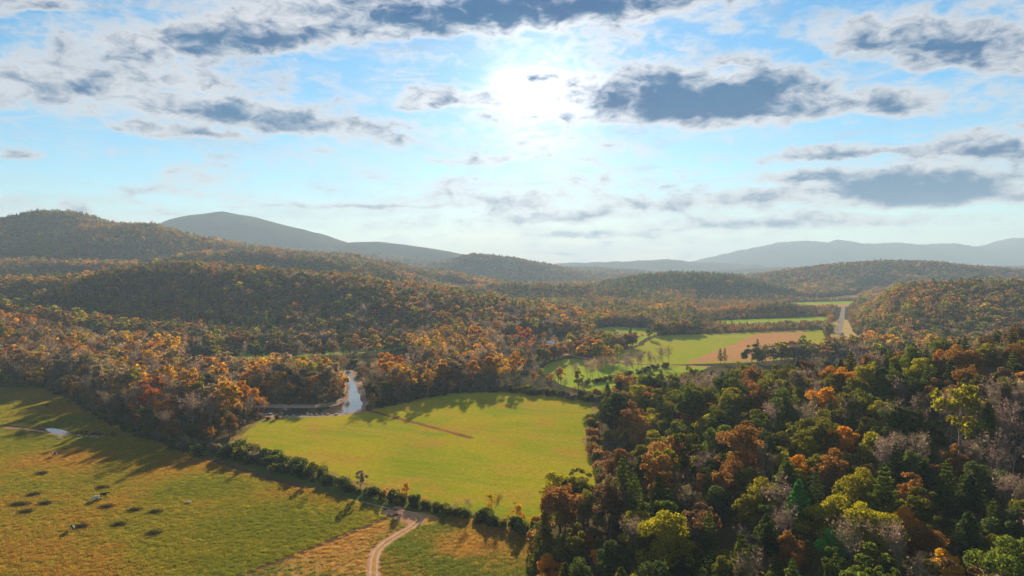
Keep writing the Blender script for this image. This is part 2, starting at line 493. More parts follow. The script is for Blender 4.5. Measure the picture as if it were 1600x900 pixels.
# ------------------------------------------------------------------ ground sheet
def build_ground():
    azs = np.radians(np.concatenate([np.linspace(-180, -46, 46)[:-1], np.linspace(-46, 46, 520), np.linspace(46, 180, 46)[1:-1]]))
    rs = np.concatenate([[0.5, 25, 50], np.geomspace(75, 15500, 500)])
    A, D = np.meshgrid(azs, rs)
    X, Y = np.sin(A) * D, np.cos(A) * D
    Z = H(X, Y)
    far = np.clip((D - 4800) / 1500, 0, 1)
    Z = Z + far * np.where(Z > 8, (fbm(X / 90, Y / 90, 3, 5) - 0.5) * 30, 0)
    na, nr = len(azs), len(rs)
    V = np.stack([X, Y, Z], -1).reshape(-1, 3)
    i = np.arange(nr - 1)[:, None] * na
    j = np.arange(na)[None, :]
    j2 = (j + 1) % na
    F = np.stack([i + j, i + j2, i + na + j2, i + na + j], -1).reshape(-1, 4)
    me = bpy.data.meshes.new('ground')
    me.vertices.add(len(V)); me.vertices.foreach_set('co', V.astype(np.float32).ravel())
    me.loops.add(F.size); me.loops.foreach_set('vertex_index', F[:, ::-1].astype(np.int32).ravel())
    me.polygons.add(len(F)); me.polygons.foreach_set('loop_start', np.arange(0, F.size, 4, dtype=np.int32))
    me.polygons.foreach_set('use_smooth', np.ones(len(F), bool))
    me.update(calc_edges=True)
    m, t = new_mat('forest_floor')
    pos = t.new('ShaderNodeNewGeometry').outputs['Position']
    n1 = t.noise(pos, 0.012, 6, 0.7)
    n2 = t.noise(pos, 0.09, 4, 0.7)
    n4 = t.noise(pos, 0.0016, 3, 0.6)
    c = t.mix(t.ss(n1, 0.38, 0.62), (0.055, 0.040, 0.020), (0.085, 0.065, 0.028))
    c = t.mix(t.ss(n2, 0.5, 0.7), c, (0.045, 0.055, 0.018))
    c = t.mix(t.ss(n4, 0.45, 0.6), c, (0.05, 0.05, 0.03))
    finish(t, principled(t, c, 0.95, n2, 0.8, 2.0, spec=0.0))
    o = link('ground', me, m)
    tag(o, 'leaf-strewn valley floor and wooded hills under the trees', 'ground', kind='structure')
build_ground()

# ------------------------------------------------------------------ fields, tracks, water: thin sheets on the flat valley floor
LIFT = [0.02]
def smooth_poly(P, n=6, amp=0.35):
    """rounds a closed outline of photo pixels and returns ground points"""
    P = np.array([at(*p) for p in P])
    m = len(P)
    out = []
    for i in range(m):
        p0, p1, p2, p3 = P[i - 1], P[i], P[(i + 1) % m], P[(i + 2) % m]
        L = np.linalg.norm(p2 - p1)
        k = int(max(2, min(14, L / 6)))
        for s in np.linspace(0, 1, k, endpoint=False):
            c = 0.5 * ((2 * p1) + (-p0 + p2) * s * 0.6 + (2 * p0 - 5 * p1 + 4 * p2 - p3) * 0 + 0)
            lin = p1 + (p2 - p1) * s
            out.append(lin)
    out = np.array(out)
    for _ in range(2):
        out = 0.25 * np.roll(out, 1, 0) + 0.5 * out + 0.25 * np.roll(out, -1, 0)
    w = fbm(out[:, 0] / 7.0, out[:, 1] / 7.0, 3, 31) - 0.5
    out[:, 0] += w * amp * 8
    out[:, 1] += (fbm(out[:, 0] / 9.0 + 40, out[:, 1] / 9.0, 3, 33) - 0.5) * amp * 8
    return out
def sheet(name, outline, mat, z, label, cat, kind='structure'):
    bm = bmesh.new()
    vs = [bm.verts.new((x, y, z)) for x, y in outline]
    f = bm.faces.new(vs)
    if f.normal.z < 0 or sum((a[0] * b[1] - b[0] * a[1]) for a, b in zip(outline, np.roll(outline, -1, 0))) < 0:
        f.normal_flip()
    bm.normal_update()
    bmesh.ops.triangulate(bm, faces=bm.faces[:], ngon_method='EAR_CLIP')
    me = bpy.data.meshes.new(name)
    bm.to_mesh(me); bm.free()
    return tag(link(name, me, mat), label, cat, kind=kind)
def ribbon_pts(P, width, ground=False):
    """centre line of photo pixels -> dense ground points and widths"""
    P = np.array([(hit(*p) if ground else at(*p)) for p in P], float)
    t = np.concatenate([[0], np.cumsum(np.linalg.norm(np.diff(P, axis=0), axis=1))])
    tt = np.linspace(0, t[-1], int(max(8, t[-1] / 3)))
    x, y = np.interp(tt, t, P[:, 0]), np.interp(tt, t, P[:, 1])
    for _ in range(6):
        x[1:-1] = 0.25 * x[:-2] + 0.5 * x[1:-1] + 0.25 * x[2:]
        y[1:-1] = 0.25 * y[:-2] + 0.5 * y[1:-1] + 0.25 * y[2:]
    return np.stack([x, y], -1), width
LINES = []
def ribbon(name, P, width, mat, z, label, cat, kind='structure', wob=0.15, follow=False, closed=False, pts=None, keep=True):
    c, w = ribbon_pts(P, width) if pts is None else (pts, width)
    if keep: LINES.append((c, width))
    if closed: c = np.concatenate([c, c[:1]])
    d = np.gradient(c, axis=0)
    n = np.stack([-d[:, 1], d[:, 0]], -1)
    n /= np.linalg.norm(n, axis=1)[:, None] + 1e-9
    wl = w * 0.5 * (1 + wob * 4 * (fbm(c[:, 0] / 6, c[:, 1] / 6, 3, 41) - 0.5))
    wr = w * 0.5 * (1 + wob * 4 * (fbm(c[:, 0] / 6 + 9, c[:, 1] / 6, 3, 43) - 0.5))
    Lp, Rp = c + n * wl[:, None], c - n * wr[:, None]
    k = len(c)
    zl = (H(Lp[:, 0], Lp[:, 1]) if follow else 0) + z + np.zeros(k)
    zr = (H(Rp[:, 0], Rp[:, 1]) if follow else 0) + z + np.zeros(k)
    V = np.concatenate([np.column_stack([Lp, zl]), np.column_stack([Rp, zr])])
    F = [(k + i, k + i + 1, i + 1, i) for i in range(k - 1)]
    return tag(link(name, mesh_of(name, V, F), mat), label, cat, kind=kind)

M_PAST = field_mat('pasture_grass', ((0.19, 0.17, 0.016), (0.26, 0.17, 0.022), (0.14, 0.14, 0.016)), 0.022, 0.9)
M_STRIP = field_mat('rough_grass', ((0.36, 0.19, 0.04), (0.32, 0.20, 0.05), (0.24, 0.16, 0.03)), 0.012, 0.8, (R(38), 2.6, 0.55), (0.15, 0.12, 0.03))
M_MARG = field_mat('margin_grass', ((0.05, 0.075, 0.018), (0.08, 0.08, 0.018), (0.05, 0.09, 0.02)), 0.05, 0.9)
M_HAY = field_mat('sown_grass', ((0.16, 0.205, 0.009), (0.27, 0.235, 0.011), (0.30, 0.17, 0.03)), 0.010, 0.5, (R(66), 6.0, 0.9), (0.29, 0.215, 0.025), bump=0.25)
M_RIGHT = field_mat('young_crop', ((0.21, 0.25, 0.018), (0.25, 0.24, 0.02), (0.30, 0.23, 0.06)), 0.006, 0.3, (R(20), 4.0, 0.4), (0.27, 0.20, 0.05))
M_TILL = field_mat('stubble', ((0.36, 0.165, 0.08), (0.33, 0.18, 0.07), (0.28, 0.20, 0.05)), 0.008, 0.3, (R(-38), 6.0, 0.6), (0.38, 0.21, 0.10))
M_GREEN = field_mat('bright_grass', ((0.20, 0.27, 0.025), (0.24, 0.26, 0.03), (0.16, 0.20, 0.02)), 0.008, 0.3)
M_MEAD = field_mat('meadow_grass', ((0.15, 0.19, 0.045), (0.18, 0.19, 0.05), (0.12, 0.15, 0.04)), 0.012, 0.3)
M_STRAW = field_mat('dry_grass', ((0.40, 0.27, 0.12), (0.34, 0.25, 0.10), (0.30, 0.24, 0.08)), 0.01, 0.3)
M_DIRT = field_mat('bare_dirt', ((0.32, 0.17, 0.10), (0.38, 0.22, 0.14), (0.24, 0.12, 0.06)), 0.08, 1.6)
M_RUT = field_mat('pale_rut', ((0.46, 0.31, 0.22), (0.40, 0.25, 0.17), (0.34, 0.19, 0.11)), 0.2, 1.6)
M_EDGE = field_mat('worn_edge', ((0.20, 0.15, 0.04), (0.26, 0.15, 0.05), (0.12, 0.11, 0.03)), 0.06, 0.8)
M_RED = field_mat('red_soil', ((0.17, 0.08, 0.03), (0.24, 0.10, 0.04), (0.08, 0.045, 0.02)), 0.12, 1.2)
M_SOIL = field_mat('dark_soil', ((0.07, 0.045, 0.025), (0.11, 0.06, 0.03), (0.05, 0.04, 0.02)), 0.1, 1.5)
M_SAND = field_mat('river_sand', ((0.30, 0.21, 0.16), (0.24, 0.15, 0.10), (0.36, 0.28, 0.22)), 0.06, 0.8)
M_ROAD = field_mat('road_surface', ((0.24, 0.20, 0.16), (0.21, 0.18, 0.15), (0.27, 0.22, 0.17)), 0.02, 1.0, bump=0.1)
def water_mat():
    m, t = new_mat('water')
    pos = t.new('ShaderNodeNewGeometry').outputs['Position']
    n = t.noise(pos, 0.55, 4, 0.65, 0.5)
    s = principled(t, (0.05, 0.045, 0.035), 0.07, n, 0.22, 0.12, spec=0.6)
    finish(t, s)
    return m
M_WATER = water_mat()
CLEAR = []     # outlines kept free of forest
def field(name, P, mat, z, label, cat, amp=0.35):
    o = smooth_poly(P, amp=amp)
    CLEAR.append(o)
    return sheet(name, o, mat, z, label, cat)
field('pasture', PASTURE, M_PAST, 0.02, 'wide rough pasture of green and russet grass with grazing cattle', 'pasture')
field('grass_strip', STRIP, M_STRIP, 0.026, 'orange-brown grass field with the forked dirt track', 'field')
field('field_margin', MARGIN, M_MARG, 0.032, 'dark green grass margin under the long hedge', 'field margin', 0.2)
field('hay_field', HAYFIELD, M_HAY, 0.038, 'large sunlit yellow-green field between the river and the hedge', 'field')
field('crop_field', RIGHTFIELD, M_RIGHT, 0.020, 'long bright green field beyond the near wooded hill', 'field', 0.25)
field('corner_field', TRIFIELD, M_GREEN, 0.026, 'small bright green field cornered by a curving ditch', 'field', 0.25)
field('low_field', LOWFIELD, M_GREEN, 0.022, 'green field cut by the row of bare trees', 'field', 0.25)
field('strip_field', STRIPFIELD, M_GREEN, 0.020, 'narrow green field behind the tree belt near the road', 'field', 0.4)
field('far_field', FARFIELD, M_GREEN, 0.020, 'small far green field before the straw field', 'field', 0.4)
field('straw_field', FARSTRAW, M_STRAW, 0.024, 'farthest pale straw-coloured field in the valley', 'field', 0.4)
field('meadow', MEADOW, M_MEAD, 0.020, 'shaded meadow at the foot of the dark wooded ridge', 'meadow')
sheet('tilled_ground', smooth_poly([(1070, 567), (1120, 548), (1165, 530), (1185, 520), (1262, 517.5), (1245, 533), (1225, 548), (1205, 564)]), M_TILL, 0.034, 'pinkish brown tilled band across the long green field', 'tilled field')
sheet('far_tilled_ground', smooth_poly([(1232, 478.5), (1262, 476), (1332, 475), (1326, 479), (1262, 481)]), M_TILL, 0.034, 'narrow brown tilled strip on the small far field', 'tilled field')
sheet('stubble_strip', smooth_poly([(1110, 508), (1170, 505.5), (1290, 502.5), (1293, 505), (1240, 507), (1130, 510)]), M_STRAW, 0.034, 'golden stubble strip before the narrow green field', 'stubble')
field('river_bank', BANK, M_SAND, 0.044, 'pale sand bank lining the river bend', 'river bank', 0.7)
field('river', RIVER, M_WATER, 0.056, 'bright river bending between the orange woods and the field', 'river', 0.3)
field('pond', POND, M_WATER, 0.050, 'small bright pool of water in the rough pasture', 'pond', 0.05)
field('road_verge', VERGE, M_STRAW, 0.020, 'dry golden verge along the valley road', 'verge', 0.3)
ribbon('road', ROADPX, 7.0, M_ROAD, 0.040, 'pale valley road curving below the right-hand wooded hill', 'road', wob=0.03)
ribbon('dirt_track', [(580, 985), (584, 900), (584, 875), (587, 858), (603, 845), (630, 832), (652, 820), (664, 811), (655, 803), (640, 799), (622, 798)], 3.6, M_DIRT, 0.046, 'pinkish dirt track winding up to the hedge', 'track', wob=0.25)
TRACKPX = [(580, 985), (584, 900), (584, 875), (587, 858), (603, 845), (630, 832), (652, 820), (664, 811), (655, 803), (640, 799), (622, 798)]
_c, _ = ribbon_pts(TRACKPX, 1)
_d = np.gradient(_c, axis=0)
_n = np.stack([-_d[:, 1], _d[:, 0]], -1) / (np.linalg.norm(_d, axis=1)[:, None] + 1e-9)
TRACK = bpy.data.objects['dirt_track']
for _s in (-.85, .85):
    _r = ribbon('wheel_rut', None, .55, M_RUT, 0.054, None, None, kind=None, wob=.35, pts=_c + _n * _s, keep=False)
    _r.parent = TRACK
_r = ribbon('grass_crown', None, .6, M_STRIP, 0.054, None, None, kind=None, wob=.6, pts=_c, keep=False)
_r.parent = TRACK
ribbon('field_edge', None, 4.5, M_EDGE, 0.043, 'worn brownish grass edge round the large sunlit field', 'field edge', wob=.7, closed=True, pts=smooth_poly(HAYFIELD), keep=False)
EARTH = smooth_poly([(622, 803), (640, 803), (656, 813), (632, 829), (604, 843), (588, 857), (583, 880), (575, 985), (245, 985), (378, 903), (502, 854)], amp=.3)
M_EARTH = field_mat('tan_earth', ((0.30, 0.15, 0.04), (0.33, 0.18, 0.06), (0.22, 0.13, 0.03)), 0.03, 0.9, (R(38), 3.0, 0.6), (0.22, 0.14, 0.04))
sheet('bare_earth', EARTH, M_EARTH, 0.036, 'broad tan wedge of worn ground between the ditch and the dirt track', 'worn ground')
ribbon('worn_gateway', [(606, 796), (630, 802), (658, 812)], 9.0, M_DIRT, 0.042, 'trampled bare dirt patch where the track meets the hedge', 'dirt patch', wob=0.4)
ribbon('footpath', [(632, 799), (600, 793), (575, 787), (556, 783)], 1.0, M_SAND, 0.042, 'thin pale path running along the hedge from the dirt patch', 'path')
ribbon('field_ditch', [(372, 902), (440, 876), (500, 852), (560, 828), (622, 803)], 2.4, M_SOIL, 0.050, 'dark ditch between the pasture and the orange grass', 'ditch', wob=0.3)
ribbon('pasture_ditch', [(-300, 664), (0, 665), (40, 668), (75, 672), (120, 678), (200, 681), (240, 686), (330, 718), (420, 748), (480, 762)], 3.4, M_SOIL, 0.048, 'dark muddy ditch crossing the pasture past the pool', 'ditch', wob=0.3)
ribbon('muddy_edge', [(0, 667.5), (40, 670), (72, 674), (100, 681)], 4.0, M_DIRT, 0.043, 'pinkish bare mud along the pasture ditch', 'mud', wob=0.4)
ribbon('field_bank', [(572, 640), (600, 648), (640, 659), (690, 671), (738, 685)], 3.6, M_RED, 0.050, 'rusty eroded bank running into the sunlit field', 'bank', wob=0.35)
ribbon('farm_lane', [(880, 553), (900, 557), (930, 562), (985, 567), (1050, 571), (1110, 573)], 5.0, M_DIRT, 0.044, 'pale farm lane leaving the woods towards the long field', 'lane', wob=0.2)
ribbon('curved_ditch', [(935, 541.5), (970, 541.5), (1000, 540.5), (1004, 534), (1014, 528), (1030, 523)], 6.0, M_SOIL, 0.044, 'curving brown ditch around the small bright field', 'ditch', wob=0.3)

# ------------------------------------------------------------------ tree meshes
def tube_np(p0, p1, r0, r1, n=5):
    p0, p1 = np.array(p0, float), np.array(p1, float)
    d = p1 - p0
    d /= np.linalg.norm(d) + 1e-9
    a = np.cross(d, (0.3, 0.9, 0.1)); a /= np.linalg.norm(a) + 1e-9
    b = np.cross(d, a)
    th = np.arange(n) * 2 * np.pi / n
    ring = np.cos(th)[:, None] * a + np.sin(th)[:, None] * b
    A, B = p0 + ring * r0, p1 + ring * r1
    k = np.roll(np.arange(n), -1)
    return np.stack([A, A[k], B[k], B], 1)
def leaves(c, nrm, size, jitter=0.6, rg=rng):
    """diamond leaf clumps at points c, roughly facing nrm"""
    n = len(c)
    nn = nrm + rg.normal(0, jitter, (n, 3))
    nn /= np.linalg.norm(nn, axis=1)[:, None] + 1e-9
    t = np.cross(nn, rg.normal(0, 1, (n, 3)))
    t /= np.linalg.norm(t, axis=1)[:, None] + 1e-9
    b = np.cross(nn, t)
    s = size * rg.uniform(0.6, 1.35, (n, 1))
    t, b = t * s, b * s * rg.uniform(0.55, 0.9, (n, 1))
    lift = nn * s * 0.25
    return np.stack([c - t - lift, c - b, c + t - lift, c + b], 1)
def sphere_pts(n, rg=rng):
    v = rg.normal(0, 1, (n, 3))
    return v / (np.linalg.norm(v, axis=1)[:, None] + 1e-9)
def broadleaf(Ht, Wd, nleaf, npuff, size, seed, sparse=False, low=0.22):
    """returns trunk quads and crown quads; crown = lobes on an uneven dome"""
    rg = np.random.default_rng(seed)
    zc, rz, rx = Ht * (low + 1) / 2, Ht * (1 - low) / 2, Wd / 2
    P = []
    while len(P) < npuff:
        v = sphere_pts(1, rg)[0]
        if v[2] < -0.55: continue
        k = rg.uniform(0.40, 1.0) * (1 + 0.22 * math.sin(3 * math.atan2(v[1], v[0]) + seed))
        q = np.array([v[0] * rx * k, v[1] * rx * k, zc + v[2] * rz * k - 0.1 * Ht * (v[0] ** 2 + v[1] ** 2) * (0.2 if v[2] > 0 else 1)])
        P.append(np.append(q, rx * rg.choice((.16, .22, .28, .40)) * rg.uniform(.85, 1.15)))
    P = np.array(P)
    # leaves per lobe, on its outer shell
    per = np.maximum(4, (nleaf * P[:, 3] ** 2 / np.sum(P[:, 3] ** 2))).astype(int)
    cs, ns = [], []
    for (x, y, z, r), k in zip(P, per):
        v = sphere_pts(k * 2, rg)
        outw = np.array([x / rx, y / rx, (z - zc) / rz * 0.8 + 0.35])
        v = v[(v @ outw) > -0.35][:k]
        lump = 1 + 0.22 * np.sin(v[:, 0] * 7 + x) * np.sin(v[:, 1] * 6 + y) * np.sin(v[:, 2] * 7 + z)
        rr = r * lump * (rg.uniform(0.35, 1.05, len(v)) if sparse else rg.uniform(0.80, 1.06, len(v)))
        cs.append(np.array([x, y, z]) + v * rr[:, None] * np.array([1, 1, 0.82]))
        ns.append(v)
    c, n = np.concatenate(cs), np.concatenate(ns)
    crown = leaves(c, n, size, 0.55, rg)
    tr = []
    bend = rg.normal(0, 0.03 * Ht, 2)
    pts = [np.array([bend[0] * s * s, bend[1] * s * s, Ht * 0.78 * s]) for s in np.linspace(0, 1, 5)]
    rad = Ht * 0.017
    for i in range(4):
        tr.append(tube_np(pts[i], pts[i + 1], rad * (1.25 if i == 0 else 1) * (1 - i * 0.2), rad * (1 - (i + 1) * 0.2), 7))
    for q in P[rg.permutation(len(P))[:(16 if sparse else 9)]]:
        s = min(0.9, max(0.3, (q[2] / Ht - 0.18) / 0.8))
        b0 = np.array([bend[0] * s * s, bend[1] * s * s, Ht * 0.78 * s])
        mid = (b0 + q[:3]) / 2 + rg.normal(0, 0.03 * Ht, 3)
        tr.append(tube_np(b0, mid, rad * 0.45, rad * 0.3, 4))
        tr.append(tube_np(mid, q[:3], rad * 0.3, rad * 0.08, 4))
        if sparse:
            for _ in range(5):
                e = q[:3] + rg.normal(0, 1, 3) * q[3] * 0.9
                tr.append(tube_np(q[:3] * 0.75 + mid * 0.25, e, rad * 0.16, rad * 0.05, 3))
    return np.concatenate(tr), crown
def bare_tree(Ht, Wd, seed, nleaf=0, size=0.3):
    rg = np.random.default_rng(seed)
    segs, tips = [], []
    def grow(p, d, L, r, lev):
        n = 2 if lev else 3
        for i in range(n):
            d2 = d + rg.normal(0, 0.10, 3) + np.array([0, 0, 0.05])
            d2 /= np.linalg.norm(d2)
            q = p + d2 * L / n
            segs.append(tube_np(p, q, r, r * 0.78, 6 if lev == 0 else (4 if lev < 3 else 3)))
            if lev < 5 and (lev > 0 or i > 0):
                for _ in range(2 if lev else 3):
                    a = rg.uniform(0, 2 * np.pi)
                    side = np.array([math.cos(a), math.sin(a), 0.0])
                    sp = rg.uniform(0.45, 0.85) * (Wd / Ht) * 1.5
                    nd = d2 + side * sp + np.array([0, 0, 0.15])
                    nd /= np.linalg.norm(nd)
                    grow(q, nd, L * rg.uniform(0.48, 0.66), r * 0.5, lev + 1 if lev else 2)
            p, d, r = q, d2, r * 0.8
        tips.append(p)
    grow(np.zeros(3), np.array([0, 0, 1.0]), Ht * 0.62, Ht * 0.0135, 0)
    tips = np.array(tips)
    k = Ht / max(1e-3, tips[:, 2].max())
    Q = np.concatenate(segs) * k
    tips = tips * k
    # brush of fine twigs
    pick = tips[rg.integers(0, len(tips), 900)]
    d = sphere_pts(900, rg); d[:, 2] = np.abs(d[:, 2]) * 0.9 + 0.1
    L = rg.uniform(0.5, 1.3, (900, 1)) * Ht / 18
    s = np.cross(d, sphere_pts(900, rg)); s /= np.linalg.norm(s, axis=1)[:, None] + 1e-9
    w = 0.030 * Ht / 18
    e = pick + d * L
    tw = np.stack([pick - s * w, pick + s * w, e + s * w * 0.4, e - s * w * 0.4], 1)
    lf = None
    if nleaf:
        c = tips[rg.integers(0, len(tips), nleaf)] + rg.normal(0, 0.5, (nleaf, 3))
        lf = leaves(c, sphere_pts(nleaf, rg), size, 1.0, rg)
    return Q, tw, lf
def pine(Ht, Wd, seed, n_whorl=13, per=7, clump=34, size=0.42, first=0.28):
    rg = np.random.default_rng(seed)
    tr = [tube_np((0, 0, 0), (0, 0, Ht * 0.55), Ht * 0.014, Ht * 0.009, 7), tube_np((0, 0, Ht * 0.55), (0, 0, Ht), Ht * 0.009, Ht * 0.001, 6)]
    cs, ns = [], []
    for i in range(n_whorl):
        f = i / (n_whorl - 1)
        z = Ht * (first + (0.97 - first) * f)
        Lw = Wd / 2 * (1 - f) ** 0.75 * rg.uniform(0.75, 1.1) * (0.75 if i == 0 else 1) + 0.35
        for j in range(per):
            a = 2 * np.pi * (j + rg.uniform(-0.3, 0.3)) / per + i * 1.1
            L = Lw * rg.uniform(0.65, 1.15)
            up = 0.10 + 0.5 * f
            d = np.array([math.cos(a), math.sin(a), up]); d /= np.linalg.norm(d)
            b0 = np.array([0, 0, z])
            e = b0 + d * L
            tr.append(tube_np(b0, e, Ht * 0.0035, Ht * 0.001, 3))
            k = max(5, int(clump * L / (Wd / 2)))
            s = np.sqrt(rg.uniform(0.06, 1, k))
            side = np.cross(d, (0, 0, 1)); side /= np.linalg.norm(side)
            spread = (0.10 + 0.30 * s * (1.1 - s * 0.6)) * L
            c = b0 + d * (s * L)[:, None] + side * (rg.uniform(-1, 1, k) * spread)[:, None] + np.array([0, 0, 1]) * (rg.normal(0.12, 0.16, k) - 0.22 * s ** 2)[:, None]
            cs.append(c)
            ns.append(np.tile(np.array([0, 0, 1.0]) + d * 0.3, (k, 1)))
    c, n = np.concatenate(cs), np.concatenate(ns)
    return np.concatenate(tr), leaves(c, n, size, 0.5, rg)
def bush(Ht, Wd, nleaf, size, seed):
    rg = np.random.default_rng(seed)
    k = 9
    P = np.column_stack([rg.normal(0, Wd * 0.22, k), rg.normal(0, Wd * 0.22, k), rg.uniform(0.22, 0.72, k) * Ht, rg.uniform(0.2, 0.34, k) * min(Ht, Wd)])
    cs, ns = [], []
    for (x, y, z, r) in P:
        v = sphere_pts(nleaf // k, rg)
        c = np.array([x, y, z]) + v * (r * rg.uniform(0.65, 1.1, len(v)))[:, None]
        ok = c[:, 2] > 0.05
        cs.append(c[ok]); ns.append(v[ok])
    tr = [tube_np((0, 0, 0), (p[0] * 0.9, p[1] * 0.9, p[2]), 0.07, 0.02, 4) for p in P]
    return np.concatenate(tr), leaves(np.concatenate(cs), np.concatenate(ns), size, 0.6, rg)

# near library: kind -> list of (trunk mesh, crown mesh, height, width)
LIB = {k: [] for k in ('broadleaf_tree', 'autumn_tree', 'pine_tree', 'bare_tree', 'bush')}
def add_lib(kind, tq, cq, Ht, Wd, bark=BARK):
    tm, cm = quads_mesh(kind + '_trunk', tq), quads_mesh(kind + '_crown', cq)
    tm.materials.append(bark); cm.materials.append(LEAF_O)
    LIB[kind].append((tm, cm, Ht, Wd))
for i in range(12):
    Ht, Wd = (15, 17, 13.5, 19, 16, 20.5, 14, 18, 15.5, 21, 17.5, 13)[i], (12, 10.5, 12.5, 10, 13, 9, 10, 13.5, 9.5, 11, 11.5, 9)[i]
    add_lib('broadleaf_tree', *broadleaf(Ht, Wd, 9500, 34 + i * 3, 0.27, 100 + i, low=(.14, .26, .1, .3, .18, .24)[i % 6]), Ht, Wd)
for i in range(6):
    Ht, Wd = 18 + (i % 3) * 2.2, 9.5 + (i * 5 % 4) * 1.0
    add_lib('autumn_tree', *broadleaf(Ht, Wd, 2300, 30, 0.36, 200 + i, sparse=True, low=0.25), Ht, Wd, BARK_PALE)
for i in range(5):
    Ht, Wd = 19 + (i % 3) * 2, (9.5, 8.0, 11, 9.0, 10)[i]
    add_lib('pine_tree', *pine(Ht, Wd, 300 + i, 13 + i % 3, 8, 85, 0.34, (0.25, 0.45, 0.2, 0.5, 0.3)[i]), Ht, Wd)
for i in range(5):
    Ht, Wd = 16 + i, 8.5 + (i % 2) * 2
    Q, tw, lf = bare_tree(Ht, Wd, 400 + i, 160 if i % 2 else 60)
    tm = quads_mesh('bare_tree_trunk', Q); tm.materials.append(BARK_PALE)
    cm = quads_mesh('bare_tree_twigs', np.concatenate([tw, lf])); cm.materials.append(LEAF_O)
    LIB['bare_tree'].append((tm, cm, Ht, Wd))
for i in range(4):
    add_lib('bush', *bush(4.2, 4.6, 1100, 0.26, 500 + i), 4.2, 4.6)

# mass library: whole trees in one light mesh each, leaf colour from the point
MASS = bpy.data.collections.new('tree_mass_sources')
def add_mass(name, parts):
    V = np.concatenate([q for q, _ in parts])
    me = quads_mesh(name, V)
    me.materials.append(LEAF_I); me.materials.append(BARK)
    mi = np.concatenate([np.full(len(q), s, np.int32) for q, s in parts])
    me.polygons.foreach_set('material_index', mi)
    o = bpy.data.objects.new(name, me)
    MASS.objects.link(o)
for i in range(5):
    tq, cq = broadleaf(16, 11.0, 620, 18, 0.85, 600 + i, low=0.15)
    add_mass('a_broadleaf_%d' % i, [(cq, 0), (tq[:28], 1)])
for i in range(4):
    tq, cq = broadleaf(18, 10, 420, 20, 0.62, 620 + i, sparse=True, low=0.22)
    add_mass('b_autumn_%d' % i, [(cq, 0), (tq, 1)])
for i in range(3):
    tq, cq = pine(19, 8, 640 + i, 9, 6, 12, 0.9, 0.25)
    add_mass('c_pine_%d' % i, [(cq, 0), (tq[:13], 1)])
for i in range(3):
    Q, tw, lf = bare_tree(16, 9, 660 + i, 90, 0.5)
    add_mass('d_bare_%d' % i, [(tw, 0), (lf, 0), (Q[:900], 1)])
for i in range(4):
    tq, cq = broadleaf(15, 12.0, 150, 12, 1.7, 680 + i, low=0.08)
    add_mass('e_far_%d' % i, [(cq, 0)])
MI = {'broadleaf_tree': (0, 5), 'autumn_tree': (5, 4), 'pine_tree': (9, 3), 'bare_tree': (12, 3), 'far': (15, 4)}

def forest_nodes():
    g = bpy.data.node_groups.new('scatter_trees', 'GeometryNodeTree')
    g.interface.new_socket('Geometry', in_out='INPUT', socket_type='NodeSocketGeometry')
    g.interface.new_socket('Geometry', in_out='OUTPUT', socket_type='NodeSocketGeometry')
    N, L = g.nodes, g.links
    gi, go = N.new('NodeGroupInput'), N.new('NodeGroupOutput')
    ci = N.new('GeometryNodeCollectionInfo')
    ci.inputs['Collection'].default_value = MASS
    ci.inputs['Separate Children'].default_value = True
    ci.inputs['Reset Children'].default_value = True
    iop = N.new('GeometryNodeInstanceOnPoints')
    iop.inputs['Pick Instance'].default_value = True
    def attr(nm, ty):
        a = N.new('GeometryNodeInputNamedAttribute')
        a.data_type = ty
        a.inputs['Name'].default_value = nm
        return a.outputs['Attribute']
    cx = N.new('ShaderNodeCombineXYZ')
    L.new(attr('rotz', 'FLOAT'), cx.inputs[2])
    L.new(gi.outputs[0], iop.inputs['Points'])
    L.new(ci.outputs[0], iop.inputs['Instance'])
    L.new(attr('pick', 'INT'), iop.inputs['Instance Index'])
    L.new(cx.outputs[0], iop.inputs['Rotation'])
    L.new(attr('size', 'FLOAT_VECTOR'), iop.inputs['Scale'])
    L.new(iop.outputs[0], go.inputs[0])
    return g
GN = forest_nodes()
def scatter(name, P, pick, size, tint, label, cat):
    n = len(P)
    me = bpy.data.meshes.new(name)
    me.vertices.add(n)
    me.vertices.foreach_set('co', np.asarray(P, np.float32).ravel())
    a = me.attributes.new('rotz', 'FLOAT', 'POINT'); a.data.foreach_set('value', rng.uniform(0, 6.283, n).astype(np.float32))
    a = me.attributes.new('pick', 'INT', 'POINT'); a.data.foreach_set('value', np.asarray(pick, np.int32))
    a = me.attributes.new('size', 'FLOAT_VECTOR', 'POINT'); a.data.foreach_set('vector', np.asarray(size, np.float32).ravel())
    a = me.attributes.new('tint', 'FLOAT_COLOR', 'POINT')
    a.data.foreach_set('color', np.column_stack([tint, np.ones(n)]).astype(np.float32).ravel())
    me.update()
    o = link(name, me)
    md = o.modifiers.new('scatter', 'NODES')
    md.node_group = GN
    return tag(o, label, cat, kind='stuff')

